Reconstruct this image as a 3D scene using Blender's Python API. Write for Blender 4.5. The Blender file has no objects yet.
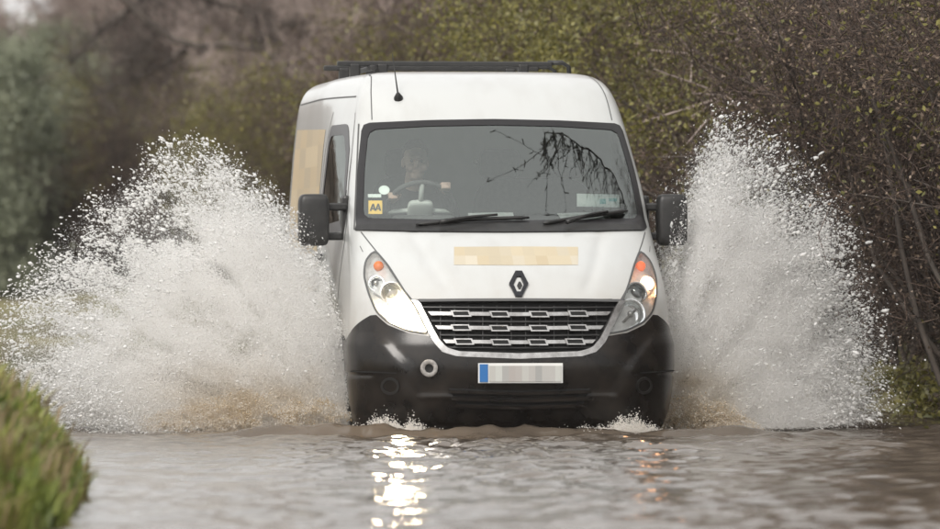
import bpy, bmesh, math, random
import numpy as np
from mathutils import Vector, Matrix
from mathutils.bvhtree import BVHTree

random.seed(7)
rng = np.random.default_rng(7)
R = math.radians
scene = bpy.context.scene
COL = scene.collection

# ------------------------------------------------------------------ camera, sky, sun, exposure
FPX = 7000.0          # focal length in photo pixels (940 wide)
CX, HOR = 470.0, 277.0
CAMZ = 1.0
cam_d = bpy.data.cameras.new('camera')
cam = bpy.data.objects.new('camera', cam_d)
COL.objects.link(cam)
scene.camera = cam
cam_d.sensor_width = 36.0
cam_d.lens = FPX / 940.0 * 36.0
cam_d.clip_start = 1.0
cam_d.clip_end = 3000.0
cam.location = (0, 0, CAMZ)
cam.rotation_euler = (R(90) + math.atan((HOR - 264.5) / FPX), 0, 0)
cam_d.dof.use_dof = True
cam_d.dof.focus_distance = 44.8
cam_d.dof.aperture_fstop = 3.3

world = bpy.data.worlds.new('World')
scene.world = world
world.use_nodes = True
wn = world.node_tree
wn.nodes.clear()
sky = wn.nodes.new('ShaderNodeTexSky')
sky.sky_type = 'NISHITA'
sky.sun_disc = False
SUN_EL, SUN_ROT = R(40), R(205)
sky.sun_elevation = SUN_EL
sky.sun_rotation = SUN_ROT
sky.air_density = 1.0
sky.dust_density = 4.0
hs = wn.nodes.new('ShaderNodeHueSaturation')
hs.inputs['Saturation'].default_value = 0.16
bg = wn.nodes.new('ShaderNodeBackground')
bg.inputs['Strength'].default_value = 0.125
wo = wn.nodes.new('ShaderNodeOutputWorld')
wn.links.new(sky.outputs[0], hs.inputs['Color'])
cloud = wn.nodes.new('ShaderNodeMix')          # even overcast layer over the clear-sky model
cloud.data_type = 'RGBA'
cloud.inputs['Factor'].default_value = 0.7
cloud.inputs['B'].default_value = (7.1, 7.03, 6.92, 1)
wn.links.new(hs.outputs[0], cloud.inputs['A'])
wn.links.new(cloud.outputs['Result'], bg.inputs['Color'])
wn.links.new(bg.outputs[0], wo.inputs['Surface'])

sun_d = bpy.data.lights.new('sun', 'SUN')
sun_d.energy = 1.5
sun_d.angle = R(22)
sun_d.color = (1.0, 0.95, 0.89)
sun = bpy.data.objects.new('sun', sun_d)
COL.objects.link(sun)
# direction towards the sun: behind the camera, a little to the left
az = SUN_ROT
sdir = Vector((math.sin(az) * math.cos(SUN_EL), math.cos(az) * math.cos(SUN_EL), math.sin(SUN_EL)))
sun.rotation_euler = sdir.to_track_quat('Z', 'Y').to_euler()

vs = scene.view_settings
vs.view_transform = 'Standard'
vs.look = 'None'
vs.gamma = 1.0
vs.use_curve_mapping = False
vs.exposure = 0.55
scene.render.engine = 'CYCLES'
cy = scene.cycles
cy.max_bounces = 14
cy.diffuse_bounces = 8
cy.glossy_bounces = 4
cy.transparent_max_bounces = 24
cy.transmission_bounces = 6
cy.sample_clamp_indirect = 20.0
cy.use_denoising = True
cy.denoising_prefilter = 'ACCURATE'
cy.denoiser = 'OPENIMAGEDENOISE'

# ------------------------------------------------------------------ helpers
def tag(o, label=None, cat=None, group=None, kind=None):
    if label: o['label'] = label
    if cat: o['category'] = cat
    if group: o['group'] = group
    if kind: o['kind'] = kind
    return o

def link(name, data, parent=None, mat=None):
    o = bpy.data.objects.new(name, data)
    COL.objects.link(o)
    if parent is not None: o.parent = parent
    if mat is not None and data is not None: data.materials.append(mat)
    return o

def empty(name, loc=(0, 0, 0), rz=0.0):
    o = bpy.data.objects.new(name, None)
    COL.objects.link(o)
    o.location = loc
    o.rotation_euler = (0, 0, rz)
    o.empty_display_size = 0.2
    return o

def mesh_np(name, verts, faces, smooth=True):
    """verts (N,3) array, faces (M,k) array"""
    verts = np.asarray(verts, dtype=np.float32)
    faces = np.asarray(faces, dtype=np.int32)
    me = bpy.data.meshes.new(name)
    m, k = faces.shape
    me.vertices.add(len(verts))
    me.vertices.foreach_set('co', verts.ravel())
    me.loops.add(m * k)
    me.loops.foreach_set('vertex_index', faces.ravel())
    me.polygons.add(m)
    me.polygons.foreach_set('loop_start', np.arange(0, m * k, k, dtype=np.int32))
    if smooth:
        me.polygons.foreach_set('use_smooth', np.ones(m, dtype=bool))
    me.update(calc_edges=True)
    return me

def bm_obj(name, bm, mat, parent=None, smooth=False):
    bmesh.ops.recalc_face_normals(bm, faces=bm.faces[:])
    me = bpy.data.meshes.new(name)
    bm.to_mesh(me); bm.free()
    if smooth:
        for p in me.polygons: p.use_smooth = True
    return link(name, me, parent, mat)

def add_box(bm, c, size, rot=None, bevel=0.0, seg=2):
    m = Matrix.Translation(c) @ (rot.to_4x4() if rot is not None else Matrix.Identity(4)) @ Matrix.Diagonal((*size, 1))
    r = bmesh.ops.create_cube(bm, size=1.0, matrix=m)
    if bevel > 0:
        es = list({e for v in r['verts'] for e in v.link_edges})
        bmesh.ops.bevel(bm, geom=es, offset=bevel, segments=seg, affect='EDGES', profile=0.5)

def frame_for(d):
    d = d.normalized()
    a = Vector((0, 0, 1)) if abs(d.z) < 0.95 else Vector((1, 0, 0))
    s = d.cross(a).normalized()
    return s, s.cross(d).normalized()

def add_tube(bm, pts, rad, sides=10, caps=True):
    pts = [Vector(p) for p in pts]
    if not hasattr(rad, '__len__'): rad = [rad] * len(pts)
    rings = []
    for i, p in enumerate(pts):
        d = (pts[min(i + 1, len(pts) - 1)] - pts[max(i - 1, 0)])
        s, t = frame_for(d)
        if i and (s.dot(prev) < 0): s, t = -s, -t
        prev = s
        rings.append([bm.verts.new(p + rad[i] * (math.cos(2 * math.pi * k / sides) * s + math.sin(2 * math.pi * k / sides) * t)) for k in range(sides)])
    for a, b in zip(rings[:-1], rings[1:]):
        for k in range(sides):
            bm.faces.new((a[k], a[(k + 1) % sides], b[(k + 1) % sides], b[k]))
    if caps:
        bm.faces.new(rings[0]); bm.faces.new(rings[-1])

def add_lathe(bm, prof, center, axis, seg=24, close=False):
    """prof: list of (r, h) along axis"""
    axis = Vector(axis).normalized(); s, t = frame_for(axis); c = Vector(center)
    rings = []
    for r, h in prof:
        if r < 1e-5:
            rings.append([bm.verts.new(c + axis * h)])
        else:
            rings.append([bm.verts.new(c + axis * h + r * (math.cos(2 * math.pi * k / seg) * s + math.sin(2 * math.pi * k / seg) * t)) for k in range(seg)])
    for a, b in zip(rings[:-1], rings[1:]):
        for k in range(seg):
            q = [a[k % len(a)], a[(k + 1) % len(a)], b[(k + 1) % len(b)], b[k % len(b)]]
            u = []
            for v in q:
                if v not in u: u.append(v)
            if len(u) >= 3:
                bm.faces.new(u)

# ------------------------------------------------------------------ materials
def mat_new(name):
    m = bpy.data.materials.new(name)
    m.use_nodes = True
    nt = m.node_tree
    return m, nt, nt.nodes['Principled BSDF']

def noise_mix(nt, c1, c2, scale, detail=4, lo=0.35, hi=0.65, coord='Object', vec=None):
    tc = nt.nodes.new('ShaderNodeTexCoord')
    nz = nt.nodes.new('ShaderNodeTexNoise')
    nz.inputs['Scale'].default_value = scale
    nz.inputs['Detail'].default_value = detail
    if vec is not None:
        mp = nt.nodes.new('ShaderNodeMapping'); mp.inputs['Scale'].default_value = vec
        nt.links.new(tc.outputs[coord], mp.inputs[0]); nt.links.new(mp.outputs[0], nz.inputs['Vector'])
    else:
        nt.links.new(tc.outputs[coord], nz.inputs['Vector'])
    rp = nt.nodes.new('ShaderNodeValToRGB')
    rp.color_ramp.elements[0].position = lo; rp.color_ramp.elements[1].position = hi
    rp.color_ramp.elements[0].color = (*c1, 1); rp.color_ramp.elements[1].color = (*c2, 1)
    nt.links.new(nz.outputs['Fac'], rp.inputs[0])
    return rp.outputs[0], nz

def simple(name, c1, c2=None, scale=8, rough=0.6, metal=0.0, bump=0.0, bscale=60, coat=0.0, spec=0.5, vec=None):
    m, nt, b = mat_new(name)
    b.inputs['Roughness'].default_value = rough
    b.inputs['Metallic'].default_value = metal
    b.inputs['Specular IOR Level'].default_value = spec
    if coat: 
        b.inputs['Coat Weight'].default_value = coat
        b.inputs['Coat Roughness'].default_value = 0.06
    if c2 is None:
        b.inputs['Base Color'].default_value = (*c1, 1)
    else:
        o, _ = noise_mix(nt, c1, c2, scale, vec=vec)
        nt.links.new(o, b.inputs['Base Color'])
    if bump:
        tc = nt.nodes.new('ShaderNodeTexCoord')
        nz = nt.nodes.new('ShaderNodeTexNoise'); nz.inputs['Scale'].default_value = bscale
        nt.links.new(tc.outputs['Object'], nz.inputs['Vector'])
        bp = nt.nodes.new('ShaderNodeBump'); bp.inputs['Strength'].default_value = bump
        bp.inputs['Distance'].default_value = 0.01
        nt.links.new(nz.outputs['Fac'], bp.inputs['Height']); nt.links.new(bp.outputs[0], b.inputs['Normal'])
    return m

def emis(name, col, strength):
    m, nt, b = mat_new(name)
    b.inputs['Base Color'].default_value = (*col, 1)
    b.inputs['Emission Color'].default_value = (*col, 1)
    b.inputs['Emission Strength'].default_value = strength
    return m

def glass(name, tint, refl, rough=0.02):
    """thin pane: transparent tint plus a fresnel reflection"""
    m = bpy.data.materials.new(name); m.use_nodes = True
    nt = m.node_tree; nt.nodes.clear()
    tr = nt.nodes.new('ShaderNodeBsdfTransparent'); tr.inputs[0].default_value = (*tint, 1)
    gl = nt.nodes.new('ShaderNodeBsdfGlossy'); gl.inputs['Roughness'].default_value = rough; gl.inputs['Color'].default_value = (.94, 1.0, .97, 1)
    lw = nt.nodes.new('ShaderNodeFresnel'); lw.inputs['IOR'].default_value = refl
    mx = nt.nodes.new('ShaderNodeMixShader'); out = nt.nodes.new('ShaderNodeOutputMaterial')
    nt.links.new(lw.outputs[0], mx.inputs[0]); nt.links.new(tr.outputs[0], mx.inputs[1]); nt.links.new(gl.outputs[0], mx.inputs[2])
    nt.links.new(mx.outputs[0], out.inputs[0])
    return m

# white van paint: gloss white, road film low down, dark lining on the inner face
def van_paint():
    m, nt, b = mat_new('van_white_paint')
    b.inputs['Roughness'].default_value = 0.32
    b.inputs['Coat Weight'].default_value = 0.6
    b.inputs['Coat Roughness'].default_value = 0.08
    col, _ = noise_mix(nt, (0.52, 0.53, 0.52), (0.45, 0.45, 0.432), 2.6, detail=10, lo=0.45, hi=0.85, vec=(2.2, 1.0, .55))
    # dirt film thrown up from the road: strongest below the waist
    tc = nt.nodes.new('ShaderNodeTexCoord'); sx = nt.nodes.new('ShaderNodeSeparateXYZ')
    nt.links.new(tc.outputs['Object'], sx.inputs[0])
    mr = nt.nodes.new('ShaderNodeMapRange')
    mr.inputs['From Min'].default_value = 1.25; mr.inputs['From Max'].default_value = 0.5
    nt.links.new(sx.outputs['Z'], mr.inputs['Value'])
    nz = nt.nodes.new('ShaderNodeTexNoise'); nz.inputs['Scale'].default_value = 9; nz.inputs['Detail'].default_value = 8
    nt.links.new(tc.outputs['Object'], nz.inputs['Vector'])
    mu = nt.nodes.new('ShaderNodeMath'); mu.operation = 'MULTIPLY'
    nt.links.new(mr.outputs[0], mu.inputs[0]); nt.links.new(nz.outputs['Fac'], mu.inputs[1])
    mx = nt.nodes.new('ShaderNodeMix'); mx.data_type = 'RGBA'
    nt.links.new(mu.outputs[0], mx.inputs['Factor']); nt.links.new(col, mx.inputs['A'])
    mx.inputs['B'].default_value = (0.36, 0.29, 0.22, 1)
    geo = nt.nodes.new('ShaderNodeNewGeometry')
    mx2 = nt.nodes.new('ShaderNodeMix'); mx2.data_type = 'RGBA'
    nt.links.new(geo.outputs['Backfacing'], mx2.inputs['Factor']); nt.links.new(mx.outputs['Result'], mx2.inputs['A'])
    mx2.inputs['B'].default_value = (0.48, 0.50, 0.48, 1)
    nt.links.new(mx2.outputs['Result'], b.inputs['Base Color'])
    return m

def mosaic(name, cols, nx, ny):
    """print on a panel: blocks of a few close tones, laid out on the panel's own UV"""
    m, nt, b = mat_new(name)
    b.inputs['Roughness'].default_value = 0.35
    uv = nt.nodes.new('ShaderNodeUVMap')
    mp = nt.nodes.new('ShaderNodeVectorMath'); mp.operation = 'MULTIPLY'; mp.inputs[1].default_value = (nx, ny, 1)
    fl = nt.nodes.new('ShaderNodeVectorMath'); fl.operation = 'FLOOR'
    wnz = nt.nodes.new('ShaderNodeTexWhiteNoise'); wnz.noise_dimensions = '2D'
    rp = nt.nodes.new('ShaderNodeValToRGB')
    for _ in range(len(cols) - 2): rp.color_ramp.elements.new(0.5)
    for i, c in enumerate(cols):
        rp.color_ramp.elements[i].position = i / (len(cols) - 1); rp.color_ramp.elements[i].color = (*c, 1)
    nt.links.new(uv.outputs[0], mp.inputs[0]); nt.links.new(mp.outputs[0], fl.inputs[0])
    nt.links.new(fl.outputs[0], wnz.inputs['Vector']); nt.links.new(wnz.outputs['Value'], rp.inputs[0])
    nt.links.new(rp.outputs[0], b.inputs['Base Color'])
    return m

M = {}
M['paint'] = van_paint()
M['bumper'] = simple('bumper_black_plastic', (0.009, 0.008, 0.0075), (0.022, 0.018, 0.015), 7, rough=0.22, bump=0.03, bscale=200, spec=0.36)
M['black'] = simple('black_plastic', (0.012, 0.012, 0.012), (0.022, 0.021, 0.02), 14, rough=0.45)
M['frit'] = simple('black_glass_border', (0.012, 0.011, 0.012), rough=0.3)
M['rubber'] = simple('tyre_rubber', (0.015, 0.014, 0.013), (0.035, 0.03, 0.025), 12, rough=0.75)
M['steel'] = simple('wheel_steel', (0.28, 0.28, 0.28), (0.18, 0.17, 0.16), 9, rough=0.45, metal=0.7)
M['chrome'] = simple('satin_chrome', (0.50, 0.49, 0.48), (0.34, 0.33, 0.32), 20, rough=0.22, metal=0.85)
M['reflector'] = simple('lamp_reflector', (0.78, 0.79, 0.80), rough=0.12, metal=0.9)
M['housing'] = simple('lamp_housing', (0.80, 0.80, 0.79), (0.62, 0.62, 0.61), 25, rough=0.25, metal=0.35)
M['dark'] = simple('grille_void', (0.008, 0.008, 0.008), rough=0.8)
M['seam'] = simple('panel_gap', (0.10, 0.10, 0.10), rough=0.8)
M['amber'] = simple('amber_lens', (0.75, 0.20, 0.05), rough=0.2)
M['screen'] = glass('windscreen_glass', (0.94, 0.99, 0.96), 2.45)
M['side_glass'] = glass('side_window_glass', (0.45, 0.47, 0.46), 1.35)
M['lens'] = glass('lamp_lens', (0.93, 0.94, 0.94), 1.35)
def glow_lens(m):       # translucent share added so the lens glows round the lamp like bloom
    nt = m.node_tree; out = [n for n in nt.nodes if n.type == 'OUTPUT_MATERIAL'][0]; src = out.inputs[0].links[0].from_socket
    t = nt.nodes.new('ShaderNodeBsdfTranslucent'); t.inputs[0].default_value = (.9, .88, .85, 1)
    mx = nt.nodes.new('ShaderNodeMixShader'); mx.inputs[0].default_value = .12
    nt.links.new(src, mx.inputs[1]); nt.links.new(t.outputs[0], mx.inputs[2]); nt.links.new(mx.outputs[0], out.inputs[0])
glow_lens(M['lens'])
M['lamp_on'] = emis('lit_headlamp', (1.0, 0.80, 0.52), 240)
M['lamp_side'] = emis('lit_sidelamp', (1.0, 0.50, 0.24), 14)
M['lamp_amber'] = emis('lit_amber', (1.0, 0.20, 0.06), .25)
M['beige'] = mosaic('beige_lettering_blocks', [(0.47, 0.39, 0.26), (0.52, 0.45, 0.32), (0.46, 0.40, 0.29), (0.54, 0.49, 0.39)], 11, 2)
M['side_beige'] = mosaic('beige_panel_blocks', [(0.56, 0.43, 0.25), (0.46, 0.37, 0.24), (0.60, 0.48, 0.30)], 5, 8)
M['plate'] = mosaic('number_plate_blocks', [(0.34, 0.34, 0.33), (0.45, 0.44, 0.42), (0.40, 0.37, 0.35), (0.52, 0.53, 0.50)], 11, 1)
M['plate_white'] = simple('plate_white', (0.72, 0.72, 0.70), rough=0.3)
M['blue'] = simple('plate_blue', (0.03, 0.15, 0.40), rough=0.3)
M['paper'] = simple('white_paper', (0.78, 0.80, 0.78), (0.62, 0.68, 0.66), 14, rough=0.7)
M['paper_teal'] = simple('teal_print', (0.25, 0.55, 0.55), rough=0.7)
M['yellow'] = simple('yellow_sticker', (0.80, 0.55, 0.10), rough=0.5)
M['dash'] = simple('dashboard_plastic', (0.075, 0.08, 0.078), (0.10, 0.10, 0.10), 18, rough=0.7)
M['seat'] = simple('seat_cloth', (0.045, 0.05, 0.052), (0.07, 0.07, 0.07), 40, rough=0.9)
M['lining'] = simple('cab_lining', (0.58, 0.62, 0.58), (0.66, 0.68, 0.65), 6, rough=0.85)
M['skin'] = simple('skin', (0.70, 0.50, 0.41), (0.62, 0.43, 0.35), 30, rough=0.55)
M['jacket'] = simple('dark_jacket', (0.03, 0.033, 0.038), (0.05, 0.052, 0.055), 20, rough=0.9)
M['hair'] = simple('short_brown_hair', (0.05, 0.03, 0.02), (0.08, 0.05, 0.03), 60, rough=0.7)

# ------------------------------------------------------------------ van placement and pixel rays
YAW = R(6.5)
ROADZ = -0.15
VX, VY = (520 - CX) / FPX * 44.0, 44.0
VM = Matrix.Translation((VX, VY, ROADZ)) @ Matrix.Rotation(YAW, 4, 'Z')
VMI = VM.inverted()
def L2W(p): return VM @ Vector(p)
CAM_L = VMI @ Vector((0, 0, CAMZ))
def ray_l(px, py):
    d = Vector(((px - CX) / FPX, 1.0, (HOR - py) / FPX))
    return (VMI.to_3x3() @ d).normalized()
def at_px(px, py, yl):
    """van-local point on the photo ray where the van-local depth is yl"""
    d = ray_l(px, py)
    return CAM_L + d * ((yl - CAM_L.y) / d.y)

# ------------------------------------------------------------------ van body surface
def pchip(xs, ys):
    xs, ys = np.array(xs, float), np.array(ys, float)
    h = np.diff(xs); dl = np.diff(ys) / h
    m = np.zeros_like(ys)
    m[0], m[-1] = dl[0], dl[-1]
    for i in range(1, len(xs) - 1):
        if dl[i - 1] * dl[i] > 0:
            w1, w2 = 2 * h[i] + h[i - 1], h[i] + 2 * h[i - 1]
            m[i] = (w1 + w2) / (w1 / dl[i - 1] + w2 / dl[i])
    def f(x):
        x = np.clip(x, xs[0], xs[-1]); i = np.clip(np.searchsorted(xs, x) - 1, 0, len(h) - 1)
        t = (x - xs[i]) / h[i]
        return ((1 + 2 * t) * (1 - t) ** 2) * ys[i] + t * (1 - t) ** 2 * h[i] * m[i] + t * t * (3 - 2 * t) * ys[i + 1] + t * t * (t - 1) * h[i] * m[i + 1]
    return f

ZT = 2.525
Ff = pchip([.20, .26, .33, .45, .58, .70, .80, .90, .99, 1.04, 1.10, 1.20, 1.30, 1.40, 1.47, 1.53, 1.60, 1.85, 2.10, 2.19, 2.32, 2.41, 2.47, 2.50, 2.515, ZT],
           [.17, .10, .06, .025, .0, .012, .035, .06, .085, .115, .17, .285, .43, .60, .74, .85, .907, 1.107, 1.327, 1.412, 1.56, 1.74, 2.0, 2.28, 2.6, 3.0])
Cf = pchip([.20, .5, .8, 1.0, 1.2, 1.4, 1.53, 1.7, 2.1, 2.4, 2.5, ZT], [.50, .54, .56, .56, .55, .47, .38, .34, .32, .30, .25, .1])
Nf = pchip([.20, .6, 1.0, 1.3, 1.5, 2.1, ZT], [2.5, 2.6, 2.5, 2.5, 2.8, 2.9, 2.6])
Wf = pchip([.20, .32, .55, .8, 1.0, 1.3, 1.5, 1.65, 1.95, 2.17, 2.30, 2.40, 2.46, 2.495, 2.515, ZT],
           [.96, .995, 1.02, 1.025, 1.015, .99, .975, .962, .916, .878, .850, .815, .770, .690, .52, .0])
Wr = pchip([.20, .4, .8, 1.4, 1.9, 2.2, 2.33, 2.42, 2.47, 2.50, 2.515, ZT],
           [1.0, 1.03, 1.035, 1.035, 1.005, .975, .955, .92, .865, .77, .56, .0])
Yr = pchip([.2, 2.2, 2.4, 2.5, ZT], [5.05, 5.03, 4.98, 4.85, 4.5])

ZS = np.concatenate([np.linspace(.20, 2.40, 177), np.linspace(2.41, 2.50, 12), [2.505, 2.51, 2.515, 2.52, 2.523, ZT]])
N1, N2, N3 = 100, 64, 14
def ring(z):
    f, c, n, wf, wr, yr = (float(g(z)) for g in (Ff, Cf, Nf, Wf, Wr, Yr))
    th = np.linspace(0, math.pi / 2, 400)
    x = wf * np.sin(th) ** (2 / n); y = f + c * (1 - np.cos(th) ** (2 / n))
    s = np.concatenate([[0], np.cumsum(np.hypot(np.diff(x), np.diff(y)))])
    q = np.linspace(0, s[-1], N1 + 1) if s[-1] > 1e-9 else np.zeros(N1 + 1)
    x1, y1 = np.interp(q, s, x), np.interp(q, s, y)
    yc = f + c
    y2 = np.linspace(yc, yr - .12, N2 + 1)[1:]
    t = np.clip((y2 - yc) / 1.3, 0, 1); x2 = wf + (wr - wf) * (t * (2 - t))
    ph = np.linspace(0, math.pi / 2, N3 + 1)[1:]
    x3 = wr * np.cos(ph) ** .35; y3 = yr - .12 + .12 * np.sin(ph) ** .8
    x3[-1] = 0
    return np.concatenate([x1, x2, x3]), np.concatenate([y1, y2, y3])
TX = np.zeros((len(ZS), N1 + N2 + N3 + 1)); TY = TX.copy()
for i, z in enumerate(ZS): TX[i], TY[i] = ring(z)
UH = np.concatenate([np.linspace(0, 1, N1 + 1), 1 + np.linspace(0, 1, N2 + 1)[1:], 2 + np.linspace(0, 1, N3 + 1)[1:]])

def P(u, z):
    u = np.atleast_1d(np.asarray(u, float)); z = np.clip(np.atleast_1d(np.asarray(z, float)), ZS[0], ZS[-1])
    au = np.clip(np.abs(u), 0, 3)
    j = np.clip(np.searchsorted(UH, au, side='right') - 1, 0, len(UH) - 2); tu = (au - UH[j]) / (UH[j + 1] - UH[j])
    i = np.clip(np.searchsorted(ZS, z, side='right') - 1, 0, len(ZS) - 2); tz = (z - ZS[i]) / (ZS[i + 1] - ZS[i])
    def bl(T): return (T[i, j] * (1 - tu) + T[i, j + 1] * tu) * (1 - tz) + (T[i + 1, j] * (1 - tu) + T[i + 1, j + 1] * tu) * tz
    return np.stack([bl(TX) * np.where(u < 0, -1, 1), bl(TY), z], 1)
def NRM(u, z):
    du, dz = .012, .012
    a = P(np.asarray(u) + du, z) - P(np.asarray(u) - du, z); b = P(u, np.asarray(z) + dz) - P(u, np.asarray(z) - dz)
    n = np.cross(a, b); return n / (np.linalg.norm(n, axis=1, keepdims=True) + 1e-12)

# full grid and its ray tree
UF = np.concatenate([-UH[:0:-1], UH])
NU = len(UF)
gx = np.concatenate([-TX[:, :0:-1], TX], 1); gy = np.concatenate([TY[:, :0:-1], TY], 1)
GV = np.stack([gx, gy, np.repeat(ZS[:, None], NU, 1)], 2).reshape(-1, 3)
ii, jj = np.meshgrid(np.arange(len(ZS) - 1), np.arange(NU - 1), indexing='ij')
GF = np.stack([ii * NU + jj, ii * NU + jj + 1, (ii + 1) * NU + jj + 1, (ii + 1) * NU + jj], 2).reshape(-1, 4)
fsel = np.abs(UF[jj.ravel()]) < 1.98
uu0 = np.tile(UF, len(ZS)); zz0 = np.repeat(ZS, NU)
groove = -.009 * np.exp(-((np.abs(uu0) - np.interp(zz0, [1.05, 1.42], [.33, .50])) / .035) ** 2) * np.clip((zz0 - 1.03) / .08, 0, 1) * np.clip((1.46 - zz0) / .08, 0, 1)
gsel = groove < -1e-4
BV = GV.copy(); BV[gsel] += NRM(uu0[gsel], zz0[gsel]) * groove[gsel][:, None]      # soft pressing lines in the bonnet
bvh = BVHTree.FromPolygons([Vector(v) for v in GV], [tuple(map(int, f)) for f in GF[fsel]])

def uz(px, py):
    d = ray_l(px, py)
    loc, _, _, _ = bvh.ray_cast(CAM_L, d)
    if loc is None:
        loc, _, _, _ = bvh.find_nearest(CAM_L + d * 45.0)
    z = loc.z
    k = np.clip(np.searchsorted(ZS, z) - 1, 0, len(ZS) - 2); t = (z - ZS[k]) / (ZS[k + 1] - ZS[k])
    x = TX[k] * (1 - t) + TX[k + 1] * t; y = TY[k] * (1 - t) + TY[k + 1] * t
    ax = abs(loc.x)
    p0 = np.stack([x[:-1], y[:-1]], 1); p1 = np.stack([x[1:], y[1:]], 1); dv = p1 - p0
    tt = np.clip(((ax - p0[:, 0]) * dv[:, 0] + (loc.y - p0[:, 1]) * dv[:, 1]) / (np.sum(dv * dv, 1) + 1e-12), 0, 1)
    q = p0 + dv * tt[:, None]; dd = np.hypot(q[:, 0] - ax, q[:, 1] - loc.y); b = int(np.argmin(dd))
    u = UH[b] + tt[b] * (UH[b + 1] - UH[b])
    return (u if loc.x >= 0 else -u, z)
def tr(pts): return [uz(*p) for p in pts]
def mir(poly): return [(-u, z) for u, z in reversed(poly)]

def rounded(pts, r, seg=5, closed=True):
    """round the corners of a pixel polygon"""
    out = []; n = len(pts)
    for i in range(n):
        if not closed and i in (0, n - 1): out.append(pts[i]); continue
        p = np.array(pts[i], float); a = np.array(pts[i - 1], float); b = np.array(pts[(i + 1) % n], float)
        ra = min(r, np.linalg.norm(a - p) * .45); rb = min(r, np.linalg.norm(b - p) * .45)
        s = p + (a - p) / np.linalg.norm(a - p) * ra; e = p + (b - p) / np.linalg.norm(b - p) * rb
        for k in range(seg + 1):
            t = k / seg; q = (1 - t) ** 2 * s + 2 * t * (1 - t) * p + t * t * e; out.append(tuple(q))
    return out
def resample(pts, n, closed=True):
    p = np.array(pts + ([pts[0]] if closed else []), float)
    s = np.concatenate([[0], np.cumsum(np.hypot(*np.diff(p, axis=0).T))])
    q = np.linspace(0, s[-1], n + 1)[:-1] if closed else np.linspace(0, s[-1], n)
    return list(zip(np.interp(q, s, p[:, 0]), np.interp(q, s, p[:, 1])))
def inset(pts, d):
    """inset a closed pixel polygon by d pixels (towards its inside)"""
    p = np.array(pts, float); a = np.roll(p, 1, 0); b = np.roll(p, -1, 0)
    area = .5 * np.sum(p[:, 0] * b[:, 1] - b[:, 0] * p[:, 1])
    t = b - a; t /= (np.linalg.norm(t, axis=1, keepdims=True) + 1e-9)
    n = np.stack([-t[:, 1], t[:, 0]], 1) * (1 if area > 0 else -1)
    return [tuple(q) for q in p + n * d]

def carea(pl):
    p = np.array(pl); q = np.roll(p, -1, 0); return .5 * np.sum(p[:, 0] * q[:, 1] - q[:, 0] * p[:, 1])

def patch(name, polys, off, mat, parent, rim=0.0, du=.03, dz=.025, drop=None, flat_off=None):
    """a sheet on the van's skin: polygons in (u,z), lifted by off along the normal, its border turned in by rim"""
    bm = bmesh.new()
    key = {}
    def vert(u, z):
        k = (round(u, 5), round(z, 5))
        if k not in key: key[k] = bm.verts.new((u, z, 0))
        return key[k]
    for pl in polys:
        if carea(pl) < 0: pl = pl[::-1]
        vsx = []
        for u, z in pl:
            v = vert(u, z)
            if v not in vsx: vsx.append(v)
        if len(vsx) >= 3:
            try: bm.faces.new(vsx)
            except ValueError: pass
    bmesh.ops.triangulate(bm, faces=bm.faces[:])
    co = np.array([v.co[:2] for v in bm.verts]); lo, hi = co.min(0), co.max(0)
    for ax, st in ((0, du), (1, dz)):
        k = math.ceil(lo[ax] / st) * st
        while k < hi[ax]:
            c = [0, 0, 0]; n = [0, 0, 0]; c[ax] = k; n[ax] = 1
            bmesh.ops.bisect_plane(bm, geom=bm.verts[:] + bm.edges[:] + bm.faces[:], dist=1e-6, plane_co=c, plane_no=n)
            k += st
    if drop is not None:
        kill = [f for f in bm.faces if drop(*f.calc_center_median()[:2])]
        bmesh.ops.delete(bm, geom=kill, context='FACES')
    bm.verts.ensure_lookup_table()
    co = np.array([v.co[:2] for v in bm.verts])
    uvl = bm.loops.layers.uv.new('UVMap')
    for f in bm.faces:
        for l in f.loops:
            l[uvl].uv = ((l.vert.co[0] - lo[0]) / (hi[0] - lo[0]) * .998, (l.vert.co[1] - lo[1]) / (hi[1] - lo[1]) * .998)
    o3 = off(co[:, 0], co[:, 1])[:, None] if callable(off) else off
    n3 = NRM(co[:, 0], co[:, 1]); p3 = P(co[:, 0], co[:, 1]) + n3 * o3
    nmap = {}
    for v, p, n in zip(bm.verts, p3, n3):
        v.co = p; nmap[v] = n
    for f in bm.faces: f.smooth = True
    if rim:
        be = [e for e in bm.edges if e.is_boundary]
        new = {}
        def low(v):
            if v not in new: new[v] = bm.verts.new(np.array(v.co) - nmap[v] * rim)
            return new[v]
        for e in be:
            l = e.link_loops[0]; a, b = l.vert, l.link_loop_next.vert
            f = bm.faces.new((b, a, low(a), low(b))); f.smooth = False
            e.smooth = False
    me = bpy.data.meshes.new(name); bm.to_mesh(me); bm.free()
    return link(name, me, parent, mat)

def strip_polys(a, b, closed=False):
    n = len(a); out = []
    for i in range(n if closed else n - 1):
        k = (i + 1) % n
        out.append([a[i], a[k], b[k], b[i]])
    return out
def ribbon(name, pxs, wpx, off, mat, parent, rim=0.0, mirror=False, closed=False, n=24):
    pts = resample(list(pxs), n, closed)
    p = np.array(pts); 
    t = (np.roll(p, -1, 0) - np.roll(p, 1, 0)) if closed else np.gradient(p, axis=0)
    t = t / (np.linalg.norm(t, axis=1, keepdims=True) + 1e-9); nn = np.stack([-t[:, 1], t[:, 0]], 1) * wpx / 2
    a = tr([tuple(q) for q in p + nn]); b = tr([tuple(q) for q in p - nn])
    o = patch(name, strip_polys(a, b, closed), off, mat, parent, rim, du=.05, dz=.05)
    if mirror:
        patch(name, strip_polys(mir(a), mir(b), closed), off, mat, parent, rim, du=.05, dz=.05)
    return o

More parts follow.
